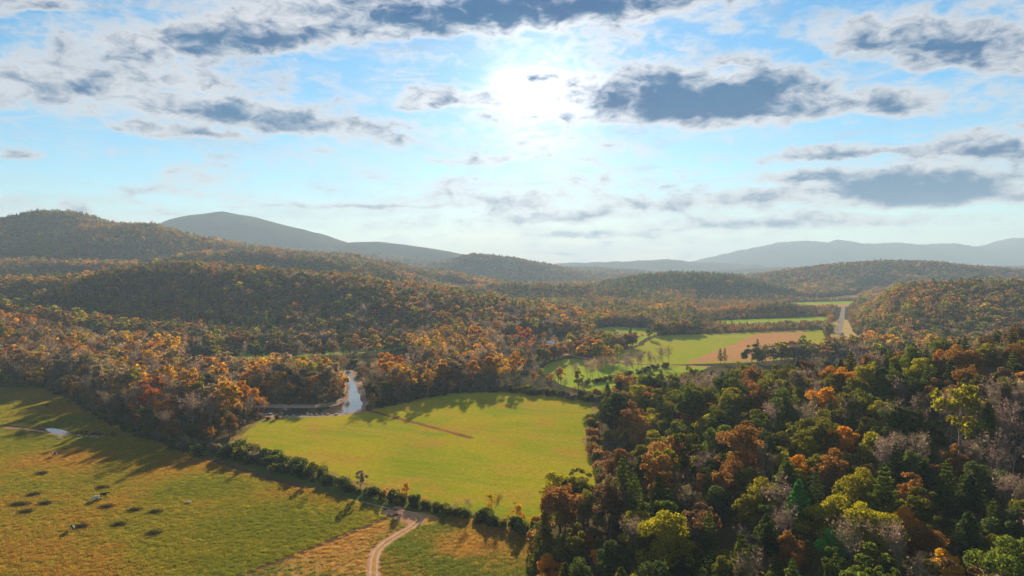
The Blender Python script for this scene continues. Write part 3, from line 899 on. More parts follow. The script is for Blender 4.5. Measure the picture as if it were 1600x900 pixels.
# ------------------------------------------------------------------ colours
PAL = {'rust-brown': (0.18, 0.092, 0.032), 'olive': (0.105, 0.100, 0.020), 'dark green': (0.044, 0.058, 0.017), 'yellow-green': (0.19, 0.17, 0.022),
       'brown': (0.125, 0.078, 0.040), 'orange': (0.36, 0.165, 0.030), 'golden': (0.38, 0.215, 0.022), 'red-orange': (0.30, 0.100, 0.030),
       'mid green': (0.078, 0.097, 0.020), 'bright green': (0.075, 0.215, 0.045), 'mauve-grey': (0.150, 0.108, 0.092), 'grey-brown': (0.125, 0.100, 0.070),
       'russet': (0.22, 0.118, 0.042), 'pale tan': (0.24, 0.175, 0.095)}
for _k, _c in PAL.items():
    _m = sum(_c) / 3
    PAL[_k] = tuple(max(.008, (_m + (x - _m) * 1.18) * 1.06) for x in _c)
def choose(weights, n, rg=rng):
    k = list(weights)
    p = np.array([weights[x] for x in k], float)
    return [k[i] for i in rg.choice(len(k), n, p=p / p.sum())]
HILL_W = {'rust-brown': .13, 'olive': .28, 'dark green': .16, 'yellow-green': .15, 'brown': .10, 'orange': .01, 'mid green': .14, 'russet': .03}
RIVER_W = {'orange': .19, 'golden': .26, 'russet': .08, 'pale tan': .20, 'red-orange': .02, 'yellow-green': .10, 'grey-brown': .15}
RIVER_FRONT_W = {'grey-brown': .34, 'brown': .22, 'olive': .18, 'russet': .14, 'golden': .06, 'rust-brown': .1}

# ------------------------------------------------------------------ where trees stand
from math import hypot
ROADLINE, _ = ribbon_pts(ROADPX, 11)
LANE, _ = ribbon_pts([(880, 553), (900, 557), (930, 562), (985, 567)], 5)
def free(X, Y):
    ok = np.ones(len(X), bool)
    for c in CLEAR:
        ok &= ~inside(c, X, Y)
    for line, w in ((ROADLINE, 11.0), (LANE, 7.0)):
        near = np.abs(Y - np.median(line[:, 1])) < 1500
        idx = np.nonzero(near & ok)[0]
        if len(idx):
            d = np.min(np.hypot(X[idx, None] - line[None, ::2, 0], Y[idx, None] - line[None, ::2, 1]), axis=1)
            ok[idx[d < w]] = False
    return ok
def grid(x0, x1, y0, y1, s):
    gx, gy = np.meshgrid(np.arange(x0, x1, s), np.arange(y0, y1, s))
    gx = gx + rng.uniform(-.42, .42, gx.shape) * s
    gy = gy + rng.uniform(-.42, .42, gy.shape) * s
    return gx.ravel(), gy.ravel()
NEAR = []      # dicts of candidate near plants
def plant(kind, x, y, colour, scale, zone, wide=1.0, keep=False, var=None):
    v = int(rng.integers(len(LIB[kind]))) if var is None else var
    _, _, Ht, Wd = LIB[kind][v]
    NEAR.append(dict(kind=kind, x=float(x), y=float(y), z=float(H(x, y)[0]), colour=colour, s=scale, w=wide, zone=zone, v=v,
                     ht=Ht * scale, wd=Wd * scale * wide, rot=float(rng.uniform(0, 6.28)), keep=keep))
# notable trees first: (kind, colour, photo column, photo row of crown centre, crown height in photo pixels, variant)
NOTE = [('pine_tree', 'bright green', 1248, 792, 95, 1), ('pine_tree', 'mid green', 1382, 775, 110, 0), ('pine_tree', 'dark green', 1400, 730, 85, 2), ('pine_tree', 'mid green', 1480, 760, 90, 0),
        ('pine_tree', 'mid green', 1552, 822, 95, 2), ('pine_tree', 'mid green', 1108, 835, 80, 2), ('broadleaf_tree', 'bright green', 1306, 852, 55, None), ('autumn_tree', 'yellow-green', 1500, 645, 110, 0),
        ('broadleaf_tree', 'yellow-green', 1385, 850, 75, None), ('broadleaf_tree', 'golden', 1480, 890, 60, None), ('broadleaf_tree', 'yellow-green', 1042, 845, 80, None), ('bare_tree', 'mauve-grey', 985, 850, 95, None),
        ('broadleaf_tree', 'yellow-green', 1165, 798, 60, None), ('bare_tree', 'mauve-grey', 1580, 690, 110, None), ('bare_tree', 'mauve-grey', 1545, 720, 100, None), ('bare_tree', 'grey-brown', 1190, 725, 70, None),
        ('bare_tree', 'mauve-grey', 1085, 728, 60, None), ('broadleaf_tree', 'rust-brown', 1235, 862, 70, None), ('broadleaf_tree', 'orange', 1315, 690, 55, None), ('broadleaf_tree', 'mid green', 1130, 695, 55, None),
        ('broadleaf_tree', 'yellow-green', 1350, 775 , 70, None), ('broadleaf_tree', 'rust-brown', 1300, 735, 60, None), ('broadleaf_tree', 'mid green', 1230, 640, 60, None), ('broadleaf_tree', 'rust-brown', 985, 660, 55, None),
        ('broadleaf_tree', 'dark green', 960, 640, 60, None), ('broadleaf_tree', 'red-orange', 920, 850, 30, None), ('broadleaf_tree', 'orange', 935, 875, 36, None), ('broadleaf_tree', 'orange', 860, 890, 40, None),
        ('broadleaf_tree', 'yellow-green', 1540, 560, 45, None), ('broadleaf_tree', 'orange', 1320, 600, 45, None)]
for kind, col, px, py, hp, var in NOTE:
    lift = 10.0
    for _ in range(3):
        x, y = hit(px, py, lift)
        ht = hp * y / FPX * (1.22 if kind == 'broadleaf_tree' else 1.12)
        lift = ht * 0.58
    v = int(rng.integers(len(LIB[kind]))) if var is None else var
    plant(kind, x, y, col, float(np.clip(ht / LIB[kind][v][2], 0.35, 1.5)), 'hill', keep=True, var=v)
def clash(x, y, k=0.42):
    for n in NEAR:
        if n['keep'] and hypot(n['x'] - x, n['y'] - y) < n['wd'] * k:
            return True
    return False
# the near hill
gx, gy = grid(-30, 330, 88, 425, 7.7)
px, py = proj(gx, gy, H(gx, gy))
ok = (gx > hill_edge(gy) + rng.uniform(0, 4, len(gx))) & (px > 700) & (px < 1720) & (free(gx, gy) | (gy < 240))
pn = fbm(gx / 45, gy / 45, 3, 77)
for x, y, q in zip(gx[ok], gy[ok], pn[ok]):
    if clash(x, y): continue
    r = rng.random()
    bare = 0.10 + 0.5 * max(0, q - 0.58) / 0.2
    if r < bare:
        plant('bare_tree', x, y, choose({'mauve-grey': .6, 'grey-brown': .4}, 1)[0], rng.uniform(.65, .95), 'hill')
    elif r < bare + 0.15:
        plant('pine_tree', x, y, choose({'dark green': .5, 'mid green': .4, 'olive': .1}, 1)[0], rng.uniform(.6, .9), 'hill')
    else:
        plant('broadleaf_tree', x, y, choose(HILL_W, 1)[0], rng.uniform(.52, 1.0), 'hill', rng.uniform(0.9, 1.15))
def uncover():
    keep = [n for n in NEAR if n['keep']]
    drop = set()
    for k in keep:
        kx, ky = proj(k['x'], k['y'], k['z'] + k['ht'] * .5)
        for n in NEAR:
            if n['keep'] or n['y'] >= k['y']: continue
            nx, ny = proj(n['x'], n['y'], n['z'] + n['ht'] * .56)
            f = FPX / n['y']
            if abs(nx - kx) < n['wd'] * .42 * f and ky - n['ht'] * .30 * f < ny < ky + n['ht'] * .42 * f: drop.add(id(n))
    for n in NEAR:
        if id(n) in drop:
            q = float(rng.uniform(.42, .55))
            n['s'] *= q; n['ht'] *= q; n['wd'] *= q * 1.35; n['w'] *= 1.35
uncover()
# scrub at the hill's foot by the hedge end and along its edge
for (px0, py0), (px1, py1), n in (((838, 838), (990, 800), 22), ((840, 860), (850, 930), 12), ((930, 728), (985, 795), 12), ((922, 655), (932, 728), 14)):
    for i in range(n):
        f = (i + rng.random()) / n
        x, y = at(px0 + (px1 - px0) * f, py0 + (py1 - py0) * f + rng.uniform(-6, 6))
        plant('bush', x, y, choose({'olive': .4, 'mid green': .25, 'russet': .2, 'rust-brown': .15}, 1)[0], rng.uniform(.7, 1.5), 'hill foot')
# riverside woods: everything between the pasture, the hay field and the ridge that is not cleared
gx, gy = grid(-560, 200, 318, 900, 8.6)
px, py = proj(gx, gy, H(gx, gy))
WOOD = np.array([at(*p) for p in [(-200, 603), (60, 601), (130, 636), (206, 676), (262, 690), (330, 699), (362, 690), (398, 655), (560, 648), (700, 614), (800, 611), (935, 628), (955, 618), (900, 604), (852, 585), (845, 566),
                                  (890, 551), (920, 540), (915, 522), (880, 525), (700, 540), (600, 551), (520, 558), (330, 565), (310, 556), (200, 545), (-200, 540)]])
ok = inside(WOOD, gx, gy) & free(gx, gy) & (px > -60)
gx, gy = gx[ok], gy[ok]
FRONT = np.zeros(len(gx), bool)
for ax, ay in ((0, -14), (-9, -9), (9, -9)):
    FRONT |= ~inside(WOOD, gx + ax, gy + ay) | ~free(gx + ax, gy + ay)
for x, y, front in zip(gx, gy, FRONT):
    pxx = CX + x / y * FPX
    k_ = 1.0
    cap = 99.0
    if pxx > 780:
        if rng.random() < .66: continue
        k_ = .52
    if 285 < pxx < 640: cap = 79.0 - 0.1243 * y
    elif pxx < 285: cap = 96.0 - 0.125 * y
    if cap < 3.5: continue
    k_ = min(k_, cap / 19.0)
    if k_ < .35:
        plant('bush', x, y, choose({'olive': .4, 'grey-brown': .4, 'dark green': .2}, 1)[0], max(.6, k_ * 19 / 4.2), 'river')
        continue
    r = rng.random()
    bare_c = choose({'mauve-grey': .4, 'grey-brown': .35, 'pale tan': .25}, 1)[0]
    if front:
        if r < .30: plant('bare_tree', x, y, bare_c, k_ * rng.uniform(.6, .9), 'river')
        else: plant('broadleaf_tree', x, y, choose(RIVER_FRONT_W, 1)[0], k_ * rng.uniform(.42, .7), 'river')
    elif r < (.5 if pxx > 780 else .30): plant('bare_tree', x, y, bare_c, k_ * rng.uniform(.8, 1.2), 'river')
    elif r < .86: plant('autumn_tree', x, y, choose(RIVER_W, 1)[0], k_ * rng.uniform(.75, 1.15), 'river', rng.uniform(.95, 1.2))
    else: plant('broadleaf_tree', x, y, choose(RIVER_W, 1)[0], k_ * rng.uniform(.6, .95), 'river')
# tree rows in the fields on the right
def row(P, n, kinds, cols, s0, s1, zone, spread=3.0):
    c, _ = ribbon_pts(P, 1)
    for i in range(n):
        q = c[min(len(c) - 1, int((i + rng.random()) / n * len(c)))]
        k = choose(kinds, 1)[0]
        plant(k, q[0] + rng.normal(0, spread), q[1] + rng.normal(0, spread), choose(cols, 1)[0], rng.uniform(s0, s1), zone)
BARES = {'mauve-grey': .4, 'grey-brown': .4, 'pale tan': .2}
row([(905, 603), (960, 590), (1010, 578), (1048, 571)], 24, {'bare_tree': 1}, BARES, .6, 1.0, 'row')
row([(905, 604), (960, 592), (1010, 580), (1048, 573)], 34, {'bush': 1}, {'dark green': .5, 'olive': .5}, .7, 1.1, 'row', 1.5)
row([(800, 613), (870, 619), (940, 630)], 34, {'bush': 1}, {'dark green': .4, 'olive': .3, 'grey-brown': .3}, .8, 1.4, 'field edge', 2.0)
row([(880, 606), (930, 616), (960, 617)], 12, {'bush': .6, 'autumn_tree': .4}, {'yellow-green': .5, 'golden': .3, 'orange': .2}, .5, .9, 'field edge', 3.0)
for px_, py_, k, c_, s_ in ((942, 543, 'bare_tree', 'grey-brown', 1.0), (969, 542, 'bare_tree', 'grey-brown', .95), (975, 542, 'bush', 'dark green', 1.6), (976, 541, 'bare_tree', 'grey-brown', .8),
                            (806, 600, 'autumn_tree', 'orange', 1.1), (820, 560, 'autumn_tree', 'red-orange', 1.25), (905, 607, 'bush', 'dark green', 1.6), (330, 694, 'autumn_tree', 'orange', .42),
                            (768, 802, 'autumn_tree', 'golden', .33), (772, 806, 'bare_tree', 'olive', .42), (808, 820, 'autumn_tree', 'golden', .40), (838, 818, 'bush', 'golden', .8),
                            (600, 612, 'autumn_tree', 'orange', 1.0), (345, 628, 'autumn_tree', 'orange', 1.05), (668, 620, 'autumn_tree', 'golden', .9)):
    x, y = at(px_, py_)
    plant(k, x, y, c_, s_, 'single', keep=True)
# hedge
def hedge(P, n, s0, s1, cols, spread):
    row(P, n, {'bush': 1}, cols, s0, s1, 'hedge', spread)
DK = {'dark green': .55, 'olive': .25, 'mid green': .2}
hedge([(372, 705), (430, 731), (540, 764), (640, 789), (760, 816), (845, 838)], 90, .45, 1.05, DK, 1.1)
row([(372, 704), (430, 730), (540, 763), (640, 788), (760, 815), (845, 837)], 16, {'bare_tree': .7, 'autumn_tree': .3}, {'grey-brown': .6, 'olive': .2, 'golden': .2}, .22, .42, 'hedge', 1.0)
hedge([(372, 703), (430, 724), (500, 744)], 22, .9, 1.4, DK, 1.6)
hedge([(268, 698), (310, 706), (350, 712), (400, 726)], 24, .7, 1.5, {'dark green': .4, 'grey-brown': .3, 'olive': .3}, 2.2)
hedge([(110, 677), (150, 679), (175, 680)], 14, .25, .5, {'grey-brown': .5, 'brown': .5}, .8)
hedge([(140, 640), (205, 677), (255, 690)], 26, .6, 1.1, {'dark green': .4, 'grey-brown': .4, 'olive': .2}, 1.2)
hedge([(20, 604), (75, 606), (140, 638)], 16, .6, 1.0, {'dark green': .5, 'grey-brown': .5}, 1.2)
hedge([(575, 640), (700, 614), (800, 611)], 40, .7, 1.2, {'dark green': .4, 'grey-brown': .4, 'olive': .2}, 1.2)
for px_, py_ in ((361, 716), (420, 552), (448, 553), (459, 554), (400, 552), (473, 551)):
    x, y = at(px_, py_)
    plant('bush', x, y, 'dark green', 1.0 if py_ > 600 else 1.7, 'single', keep=True)

for P_, n_ in (([(531, 579), (532, 598), (539, 610), (536, 622), (515, 630), (480, 632), (430, 632), (388, 633)], 34), ([(553, 577), (565, 594), (574, 612), (579, 634)], 16), ([(385, 646), (400, 652), (430, 655)], 8)):
    row(P_, n_, {'bush': .85, 'bare_tree': .15}, {'grey-brown': .4, 'olive': .3, 'russet': .3}, .3, .75, 'river', 1.3)
# how much of each candidate the view shows: nearer crowns drawn over farther ones on a coarse raster
BW, BH = 800, 450
order = sorted(range(len(NEAR)), key=lambda i: NEAR[i]['y'])
buf = np.full((BH, BW), -1, np.int32)
for i in order:
    n = NEAR[i]
    cx_, cy_ = proj(n['x'], n['y'], n['z'] + n['ht'] * 0.56)
    k = FPX / n['y'] * 0.5
    rx, ry = max(0.6, n['wd'] * 0.46 * k), max(0.6, n['ht'] * 0.44 * k)
    cx_, cy_ = cx_ * 0.5, cy_ * 0.5
    n['cx'], n['cy'], n['rx'] = cx_ * 2, cy_ * 2, rx * 2
    x0, x1, y0, y1 = int(max(0, cx_ - rx)), int(min(BW, cx_ + rx + 1)), int(max(0, cy_ - ry)), int(min(BH, cy_ + ry + 1))
    if x0 >= x1 or y0 >= y1: continue
    yy, xx = np.mgrid[y0:y1, x0:x1]
    msk = ((xx + .5 - cx_) / rx) ** 2 + ((yy + .5 - cy_) / ry) ** 2 < 1
    # ground in front of it hides it too
    reg = buf[y0:y1, x0:x1]
    reg[msk & (reg < 0)] = i
vis = np.bincount(buf[buf >= 0], minlength=len(NEAR))
for i, n in enumerate(NEAR):
    n['vis'] = int(vis[i])
LIMIT = 300
count = {}
single, mass = [], []
for i in sorted(range(len(NEAR)), key=lambda i: -NEAR[i]['vis'] - (1000 if NEAR[i]['keep'] else 0)):
    n = NEAR[i]
    if n['vis'] >= 6 and count.get(n['kind'], 0) < LIMIT:
        count[n['kind']] = count.get(n['kind'], 0) + 1
        single.append(n)
    elif n['kind'] != 'bush' or n['vis'] > 0:
        mass.append(n)

# labels: look, place, and the neighbours that single it out
KW = {'broadleaf_tree': 'broadleaf', 'autumn_tree': 'open-crowned tree', 'pine_tree': 'pine', 'bare_tree': 'bare tree', 'bush': 'bush'}
KC = {'broadleaf_tree': 'broadleaf tree', 'autumn_tree': 'autumn tree', 'pine_tree': 'pine', 'bare_tree': 'bare tree', 'bush': 'bush'}
def place(n):
    z, px_, py_ = n['zone'], n['cx'], n['cy']
    if z == 'hill':
        if px_ < 1010 and py_ < 760: return 'on wood edge beside sunlit field'
        if py_ > 840: return 'on lowest near slope'
        if py_ > 740: return 'on lower near hillside'
        if py_ > 650: return 'halfway up near hillside'
        if py_ > 580: return 'high on near hillside'
        return 'on near hill crest'
    if z == 'hill foot': return 'at near hill foot'
    if z == 'river':
        if px_ < 200: return 'in wood above pasture'
        if px_ < 400: return 'in wood behind hedge'
        if px_ < 575: return 'in wood left of river'
        if px_ < 760: return 'in wood right of river'
        return 'in wood by farm lane'
    if z == 'row': return 'in field tree row'
    if z == 'field edge': return 'along far edge of sunlit field'
    if z == 'hedge':
        if px_ < 262: return 'along pasture wood edge'
        if px_ > 570 and py_ < 660: return 'along far edge of sunlit field'
        return 'in long dark hedge' if px_ > 420 else 'in hedge corner below wood'
    return 'standing alone'
def short(n):
    return n['colour'] + ' ' + {'broadleaf_tree': 'crown', 'autumn_tree': 'open crown', 'pine_tree': 'pine', 'bare_tree': 'bare tree', 'bush': 'bush'}[n['kind']]
CXY = np.array([(n['cx'], n['cy']) for n in single])
RX = np.array([n['rx'] for n in single])
def label_of(i):
    n = single[i]
    d = CXY - CXY[i]
    size = 'large ' if n['rx'] > 34 else ('small ' if n['rx'] < 11 else '')
    def near(mask):
        q = np.where(mask, np.hypot(d[:, 0], d[:, 1] * 1.2), 1e9)
        q[i] = 1e9
        j = int(np.argmin(q))
        return single[j] if q[j] < 140 else None
    l = near((d[:, 0] < 0) & (np.abs(d[:, 1]) < np.abs(d[:, 0])))
    r = near((d[:, 0] > 0) & (np.abs(d[:, 1]) < np.abs(d[:, 0])))
    t = size + n['colour'] + ' ' + KW[n['kind']] + ' ' + place(n)
    n['base'] = t
    if l and r: t += ', between ' + short(l) + ' and ' + short(r)
    elif l: t += ', right of ' + short(l)
    elif r: t += ', left of ' + short(r)
    return ' '.join(t.split()[:16])
GROUP = {'hill': 'trees on the near wooded hill', 'hill foot': 'scrub at the foot of the near hill', 'river': 'trees of the riverside wood', 'row': 'row of bare trees in the field', 'field edge': 'growth along the far field edge',
         'hedge': 'bushes of the hedges', 'single': 'trees and bushes standing alone'}
ONES = 'first second third fourth fifth sixth seventh eighth ninth tenth eleventh twelfth thirteenth fourteenth fifteenth sixteenth seventeenth eighteenth nineteenth'.split()
TENS = {2: 'twent', 3: 'thirt', 4: 'fort', 5: 'fift', 6: 'sixt', 7: 'sevent', 8: 'eight', 9: 'ninet'}
def nth(k):
    if k <= 19: return ONES[k - 1]
    a, b = divmod(k, 10)
    return TENS[a] + ('ieth' if b == 0 else 'y-' + ONES[b - 1])
LABEL = [label_of(i) for i in range(len(single))]
for i in range(len(single)):
    if LABEL.count(LABEL[i]) > 1 or ', between' in LABEL[i] and LABEL[i].split()[-1] in ('dark', 'rust-brown', 'open', 'olive', 'mid', 'brown'):
        b = single[i]['base']
        like = sorted((n['cx'] for n in single if n['base'] == b))
        single[i]['own'] = b + ', ' + nth(like.index(single[i]['cx']) + 1) + ' of these from the left'
for i, n in enumerate(single):
    LABEL[i] = n.get('own', LABEL[i])
for i, n in enumerate(single):
    tm, cm, Ht, Wd = LIB[n['kind']][n['v']]
    e = bpy.data.objects.new(n['kind'], None)
    COL.objects.link(e)
    e.empty_display_size = 1.0
    e.location = (n['x'], n['y'], n['z'] - 0.15)
    e.rotation_euler = (0, 0, n['rot'])
    e.scale = (n['s'] * n['w'], n['s'] * n['w'], n['s'])
    tag(e, LABEL[i], KC[n['kind']], GROUP[n['zone']])
    a = bpy.data.objects.new('stem' if n['kind'] == 'bush' else 'trunk', tm); COL.objects.link(a); a.parent = e
    b = bpy.data.objects.new('twigs' if n['kind'] == 'bare_tree' else ('foliage' if n['kind'] == 'bush' else 'crown'), cm); COL.objects.link(b); b.parent = e
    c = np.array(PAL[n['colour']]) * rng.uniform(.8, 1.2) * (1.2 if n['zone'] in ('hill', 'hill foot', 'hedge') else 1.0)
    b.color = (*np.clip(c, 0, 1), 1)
print('single', {k: v for k, v in count.items()}, 'mass', len(mass))

# ------------------------------------------------------------------ wooded masses
def tint_of(cols):
    return np.array([PAL[c] for c in cols]) * rng.uniform(1.05, 1.5, (len(cols), 1))
def pick_of(kinds):
    return np.array([MI[k][0] + int(rng.integers(MI[k][1])) for k in kinds])
MS = {'broadleaf_tree': 16, 'autumn_tree': 18, 'pine_tree': 19, 'bare_tree': 16}
if mass:
    mk = ['broadleaf_tree' if n['kind'] == 'bush' else n['kind'] for n in mass]
    P = np.array([(n['x'], n['y'], n['z'] - 0.15) for n in mass])
    sz = np.array([n['ht'] / MS[k] for n, k in zip(mass, mk)])
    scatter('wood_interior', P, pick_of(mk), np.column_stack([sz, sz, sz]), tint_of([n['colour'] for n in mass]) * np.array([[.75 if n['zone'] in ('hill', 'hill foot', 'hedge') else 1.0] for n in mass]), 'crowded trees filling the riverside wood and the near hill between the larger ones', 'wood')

_la, _lr = np.linspace(-.8, .8, 321), np.geomspace(100, 6000, 260)
_LT = H(np.outer(_lr, _la), np.repeat(_lr[:, None], 321, 1))
def hlook(X, Y):
    """terrain height from a coarse table over (x/y, y)"""
    a = np.clip((X / Y + .8) / 1.6 * 320, 0, 320).round().astype(int)
    r = np.clip(np.log(Y / 100) / np.log(60) * 259, 0, 259).round().astype(int)
    return _LT[r, a]
def zone_mix(X, Y):
    """kind and colour of each far tree"""
    px_, _ = proj(X, Y, 0)
    pn = fbm(X / 130, Y / 130, 4, 55)
    pn2 = fbm(X / 60 + 7, Y / 60, 3, 57)
    kinds, cols = [], []
    r, r2 = rng.random(len(X)), rng.random(len(X))
    slope = hlook(X, Y * 1.02) - hlook(X, Y * .98)
    for i in range(len(X)):
        d = Y[i]
        piney = 0.05 + 0.8 * max(0, pn[i] - 0.55) * 3
        if 940 < px_[i] < 1230 and 1700 < d < 2300: piney = 0.7
        barey = 0.22 + (0.30 if (d < 1120 and 200 < px_[i] < 900 and slope[i] > 1.5) else 0)
        if r[i] < piney:
            kinds.append('pine_tree'); cols.append('dark green' if r2[i] < .5 else ('olive' if r2[i] < .75 else 'mid green'))
        elif r[i] < piney + barey:
            kinds.append('bare_tree'); cols.append('mauve-grey' if r2[i] < .5 else 'grey-brown')
        else:
            kinds.append('broadleaf_tree' if r2[i] < .6 else 'autumn_tree')
            q = pn2[i] + rng.normal(0, .06)
            if q > .64: cols.append(choose({'orange': .25, 'golden': .2, 'russet': .35, 'yellow-green': .2}, 1)[0])
            elif q > .42: cols.append(choose({'rust-brown': .35, 'russet': .25, 'olive': .2, 'yellow-green': .2}, 1)[0])
            else: cols.append(choose({'olive': .35, 'brown': .25, 'dark green': .15, 'yellow-green': .1, 'rust-brown': .15}, 1)[0])
    return kinds, cols
def px_f(X, Y):
    return CX + X / Y * FPX
def wood(name, y0, y1, s, lo, hi, label, far=False, cond=None):
    w = y1 * 0.80
    gx, gy = grid(-w, w, y0, y1, s)
    a = np.abs(gx / gy)
    k = a < 0.78
    gx, gy = gx[k], gy[k]
    z = H(gx, gy)
    px_, py_ = proj(gx, gy, z)
    k = (py_ < 560) | (gy > 480)
    k &= ~inside(WOOD, gx, gy) & ~((gx > 30) & (gy < 600) & (px_ < 1450)) & ~((gx > 60) & (gy < 480))
    if cond is not None: k &= cond(gx, gy, z)
    gx, gy, z = gx[k], gy[k], z[k]
    # hidden behind nearer ground: leave out
    seen = np.ones(len(gx), bool)
    for f in np.linspace(0.25, 0.97, 30):
        zz = CAMH + (z + 22 - CAMH) * f
        seen &= hlook(gx * f, gy * f) < zz + 1
    gx, gy, z = gx[seen], gy[seen], z[seen]
    k = free(gx, gy)
    gx, gy, z = gx[k], gy[k], z[k]
    low = np.where((px_f(gx, gy) > 1085) & (px_f(gx, gy) < 1345) & (gy > 850) & (gy < 1800), .45, 1.0)
    kinds, cols = zone_mix(gx, gy)
    if far:
        kk = np.array([MI['far'][0] + int(rng.integers(4)) if q != 'pine_tree' else MI['pine_tree'][0] + int(rng.integers(3)) for q in kinds])
        flat = rng.uniform(lo, hi, len(gx))
        size = np.column_stack([flat * 1.15, flat * 1.15, flat])
    else:
        kk = pick_of(kinds)
        flat = rng.uniform(lo, hi, len(gx)) * low
        wide_ = np.where(np.array(kinds) == 'pine_tree', 1.0, 1.25)
        size = np.column_stack([flat * wide_, flat * wide_, flat])
    scatter(name, np.column_stack([gx, gy, z - 0.3]), kk, size, tint_of(cols) * (.7 if far else 1.0), label, 'wood')
    print(name, len(gx))
wood('ridge_wood', 480, 1250, 6.6, .62, 1.1, 'autumn wood covering the dark middle ridge and the hill across the road')
wood('valley_wood', 1250, 2250, 8.6, .7, 1.15, 'hazy mixed wood of the middle valley and its low hills')
wood('hill_wood', 2250, 3400, 12.0, 1.0, 1.5, 'hazy autumn wood on the hills beyond the valley', True)
wood('mountain_wood', 3400, 4100, 19.0, 1.5, 2.1, 'grey hazy forest on the far wooded hills below the mountains', True)

# ------------------------------------------------------------------ pasture grass tufts (real blades that catch the low sun)
def tuft_mesh(name, n, h, spread, seed):
    rg = np.random.default_rng(seed)
    b = np.column_stack([rg.normal(0, spread, (n, 2)), np.zeros(n)])
    d = np.column_stack([rg.normal(0, .4, (n, 2)), np.ones(n)])
    L = h * rg.uniform(.5, 1.1, (n, 1))
    s = sphere_pts(n, rg); s[:, 2] = 0; s /= np.linalg.norm(s, axis=1)[:, None] + 1e-9
    w = 0.05
    e = b + d * L
    return np.stack([b - s * w, b + s * w, e + s * w * .3, e - s * w * .3], 1)
for i in range(3):
    add_mass('f_grass_%d' % i, [(tuft_mesh('t', 40, .27, .34, 900 + i), 0)])
def grass(name, outline_px, n, cols, label, patch, lo=.6, hi=1.5):
    o = smooth_poly(outline_px)
    x = rng.uniform(max(-330, o[:, 0].min()), min(330, o[:, 0].max()), n * 4)
    y = rng.uniform(o[:, 1].min(), min(520, o[:, 1].max()), n * 4)
    k = inside(o, x, y)
    for c in CLEAR[11:14]: k &= ~inside((c - c.mean(0)) * 1.25 + c.mean(0), x, y)
    k &= ~inside(EARTH, x, y) | (rng.random(len(x)) < .25)
    px_, py_ = proj(x, y, 0)
    k &= (px_ > -60) & (px_ < 1660) & (py_ < 930)
    x, y = x[k][:n], y[k][:n]
    k = np.ones(len(x), bool)
    for c, wd in LINES:
        lo_, hi_ = c.min(0) - wd, c.max(0) + wd
        i = np.nonzero((x > lo_[0]) & (x < hi_[0]) & (y > lo_[1]) & (y < hi_[1]))[0]
        for a in range(0, len(i), 4000):
            j = i[a:a + 4000]
            k[j[np.min(np.hypot(x[j, None] - c[None, :, 0], y[j, None] - c[None, :, 1]), axis=1) < wd * .62]] = False
    x, y = x[k], y[k]
    q = fbm(x * patch, y * patch, 4, 91)
    names = list(cols)
    c = np.array([cols[j] for j in names])
    idx = np.clip(((q + rng.normal(0, .06, len(q))) - .28) / .44 * len(names), 0, len(names) - 1).astype(int)
    t = c[idx] * rng.uniform(.75, 1.25, (len(x), 1))
    s = rng.uniform(lo, hi, len(x))
    scatter(name, np.column_stack([x, y, np.full(len(x), .02)]), 19 + rng.integers(0, 3, len(x)), np.column_stack([s, s, s * rng.uniform(.6, 1.2, len(x))]), t, label, 'grass')
grass('grass', PASTURE, 60000, {'a': (.17, .175, .014), 'b': (.22, .195, .016), 'c': (.26, .195, .02), 'd': (.32, .175, .025)}, 'tussocky green and russet grass of the pasture', 1 / 38)
grass('dry_grass', STRIP, 10000, {'a': (.15, .17, .02), 'b': (.34, .21, .04), 'c': (.40, .21, .04)}, 'dry orange grass beside the dirt track', 1 / 30)
grass('sown_grass', HAYFIELD, 16000, {'a': (.18, .23, .012), 'b': (.26, .24, .014), 'c': (.32, .20, .03)}, 'short yellow-green grass of the sunlit field', 1 / 70, .25, .55)

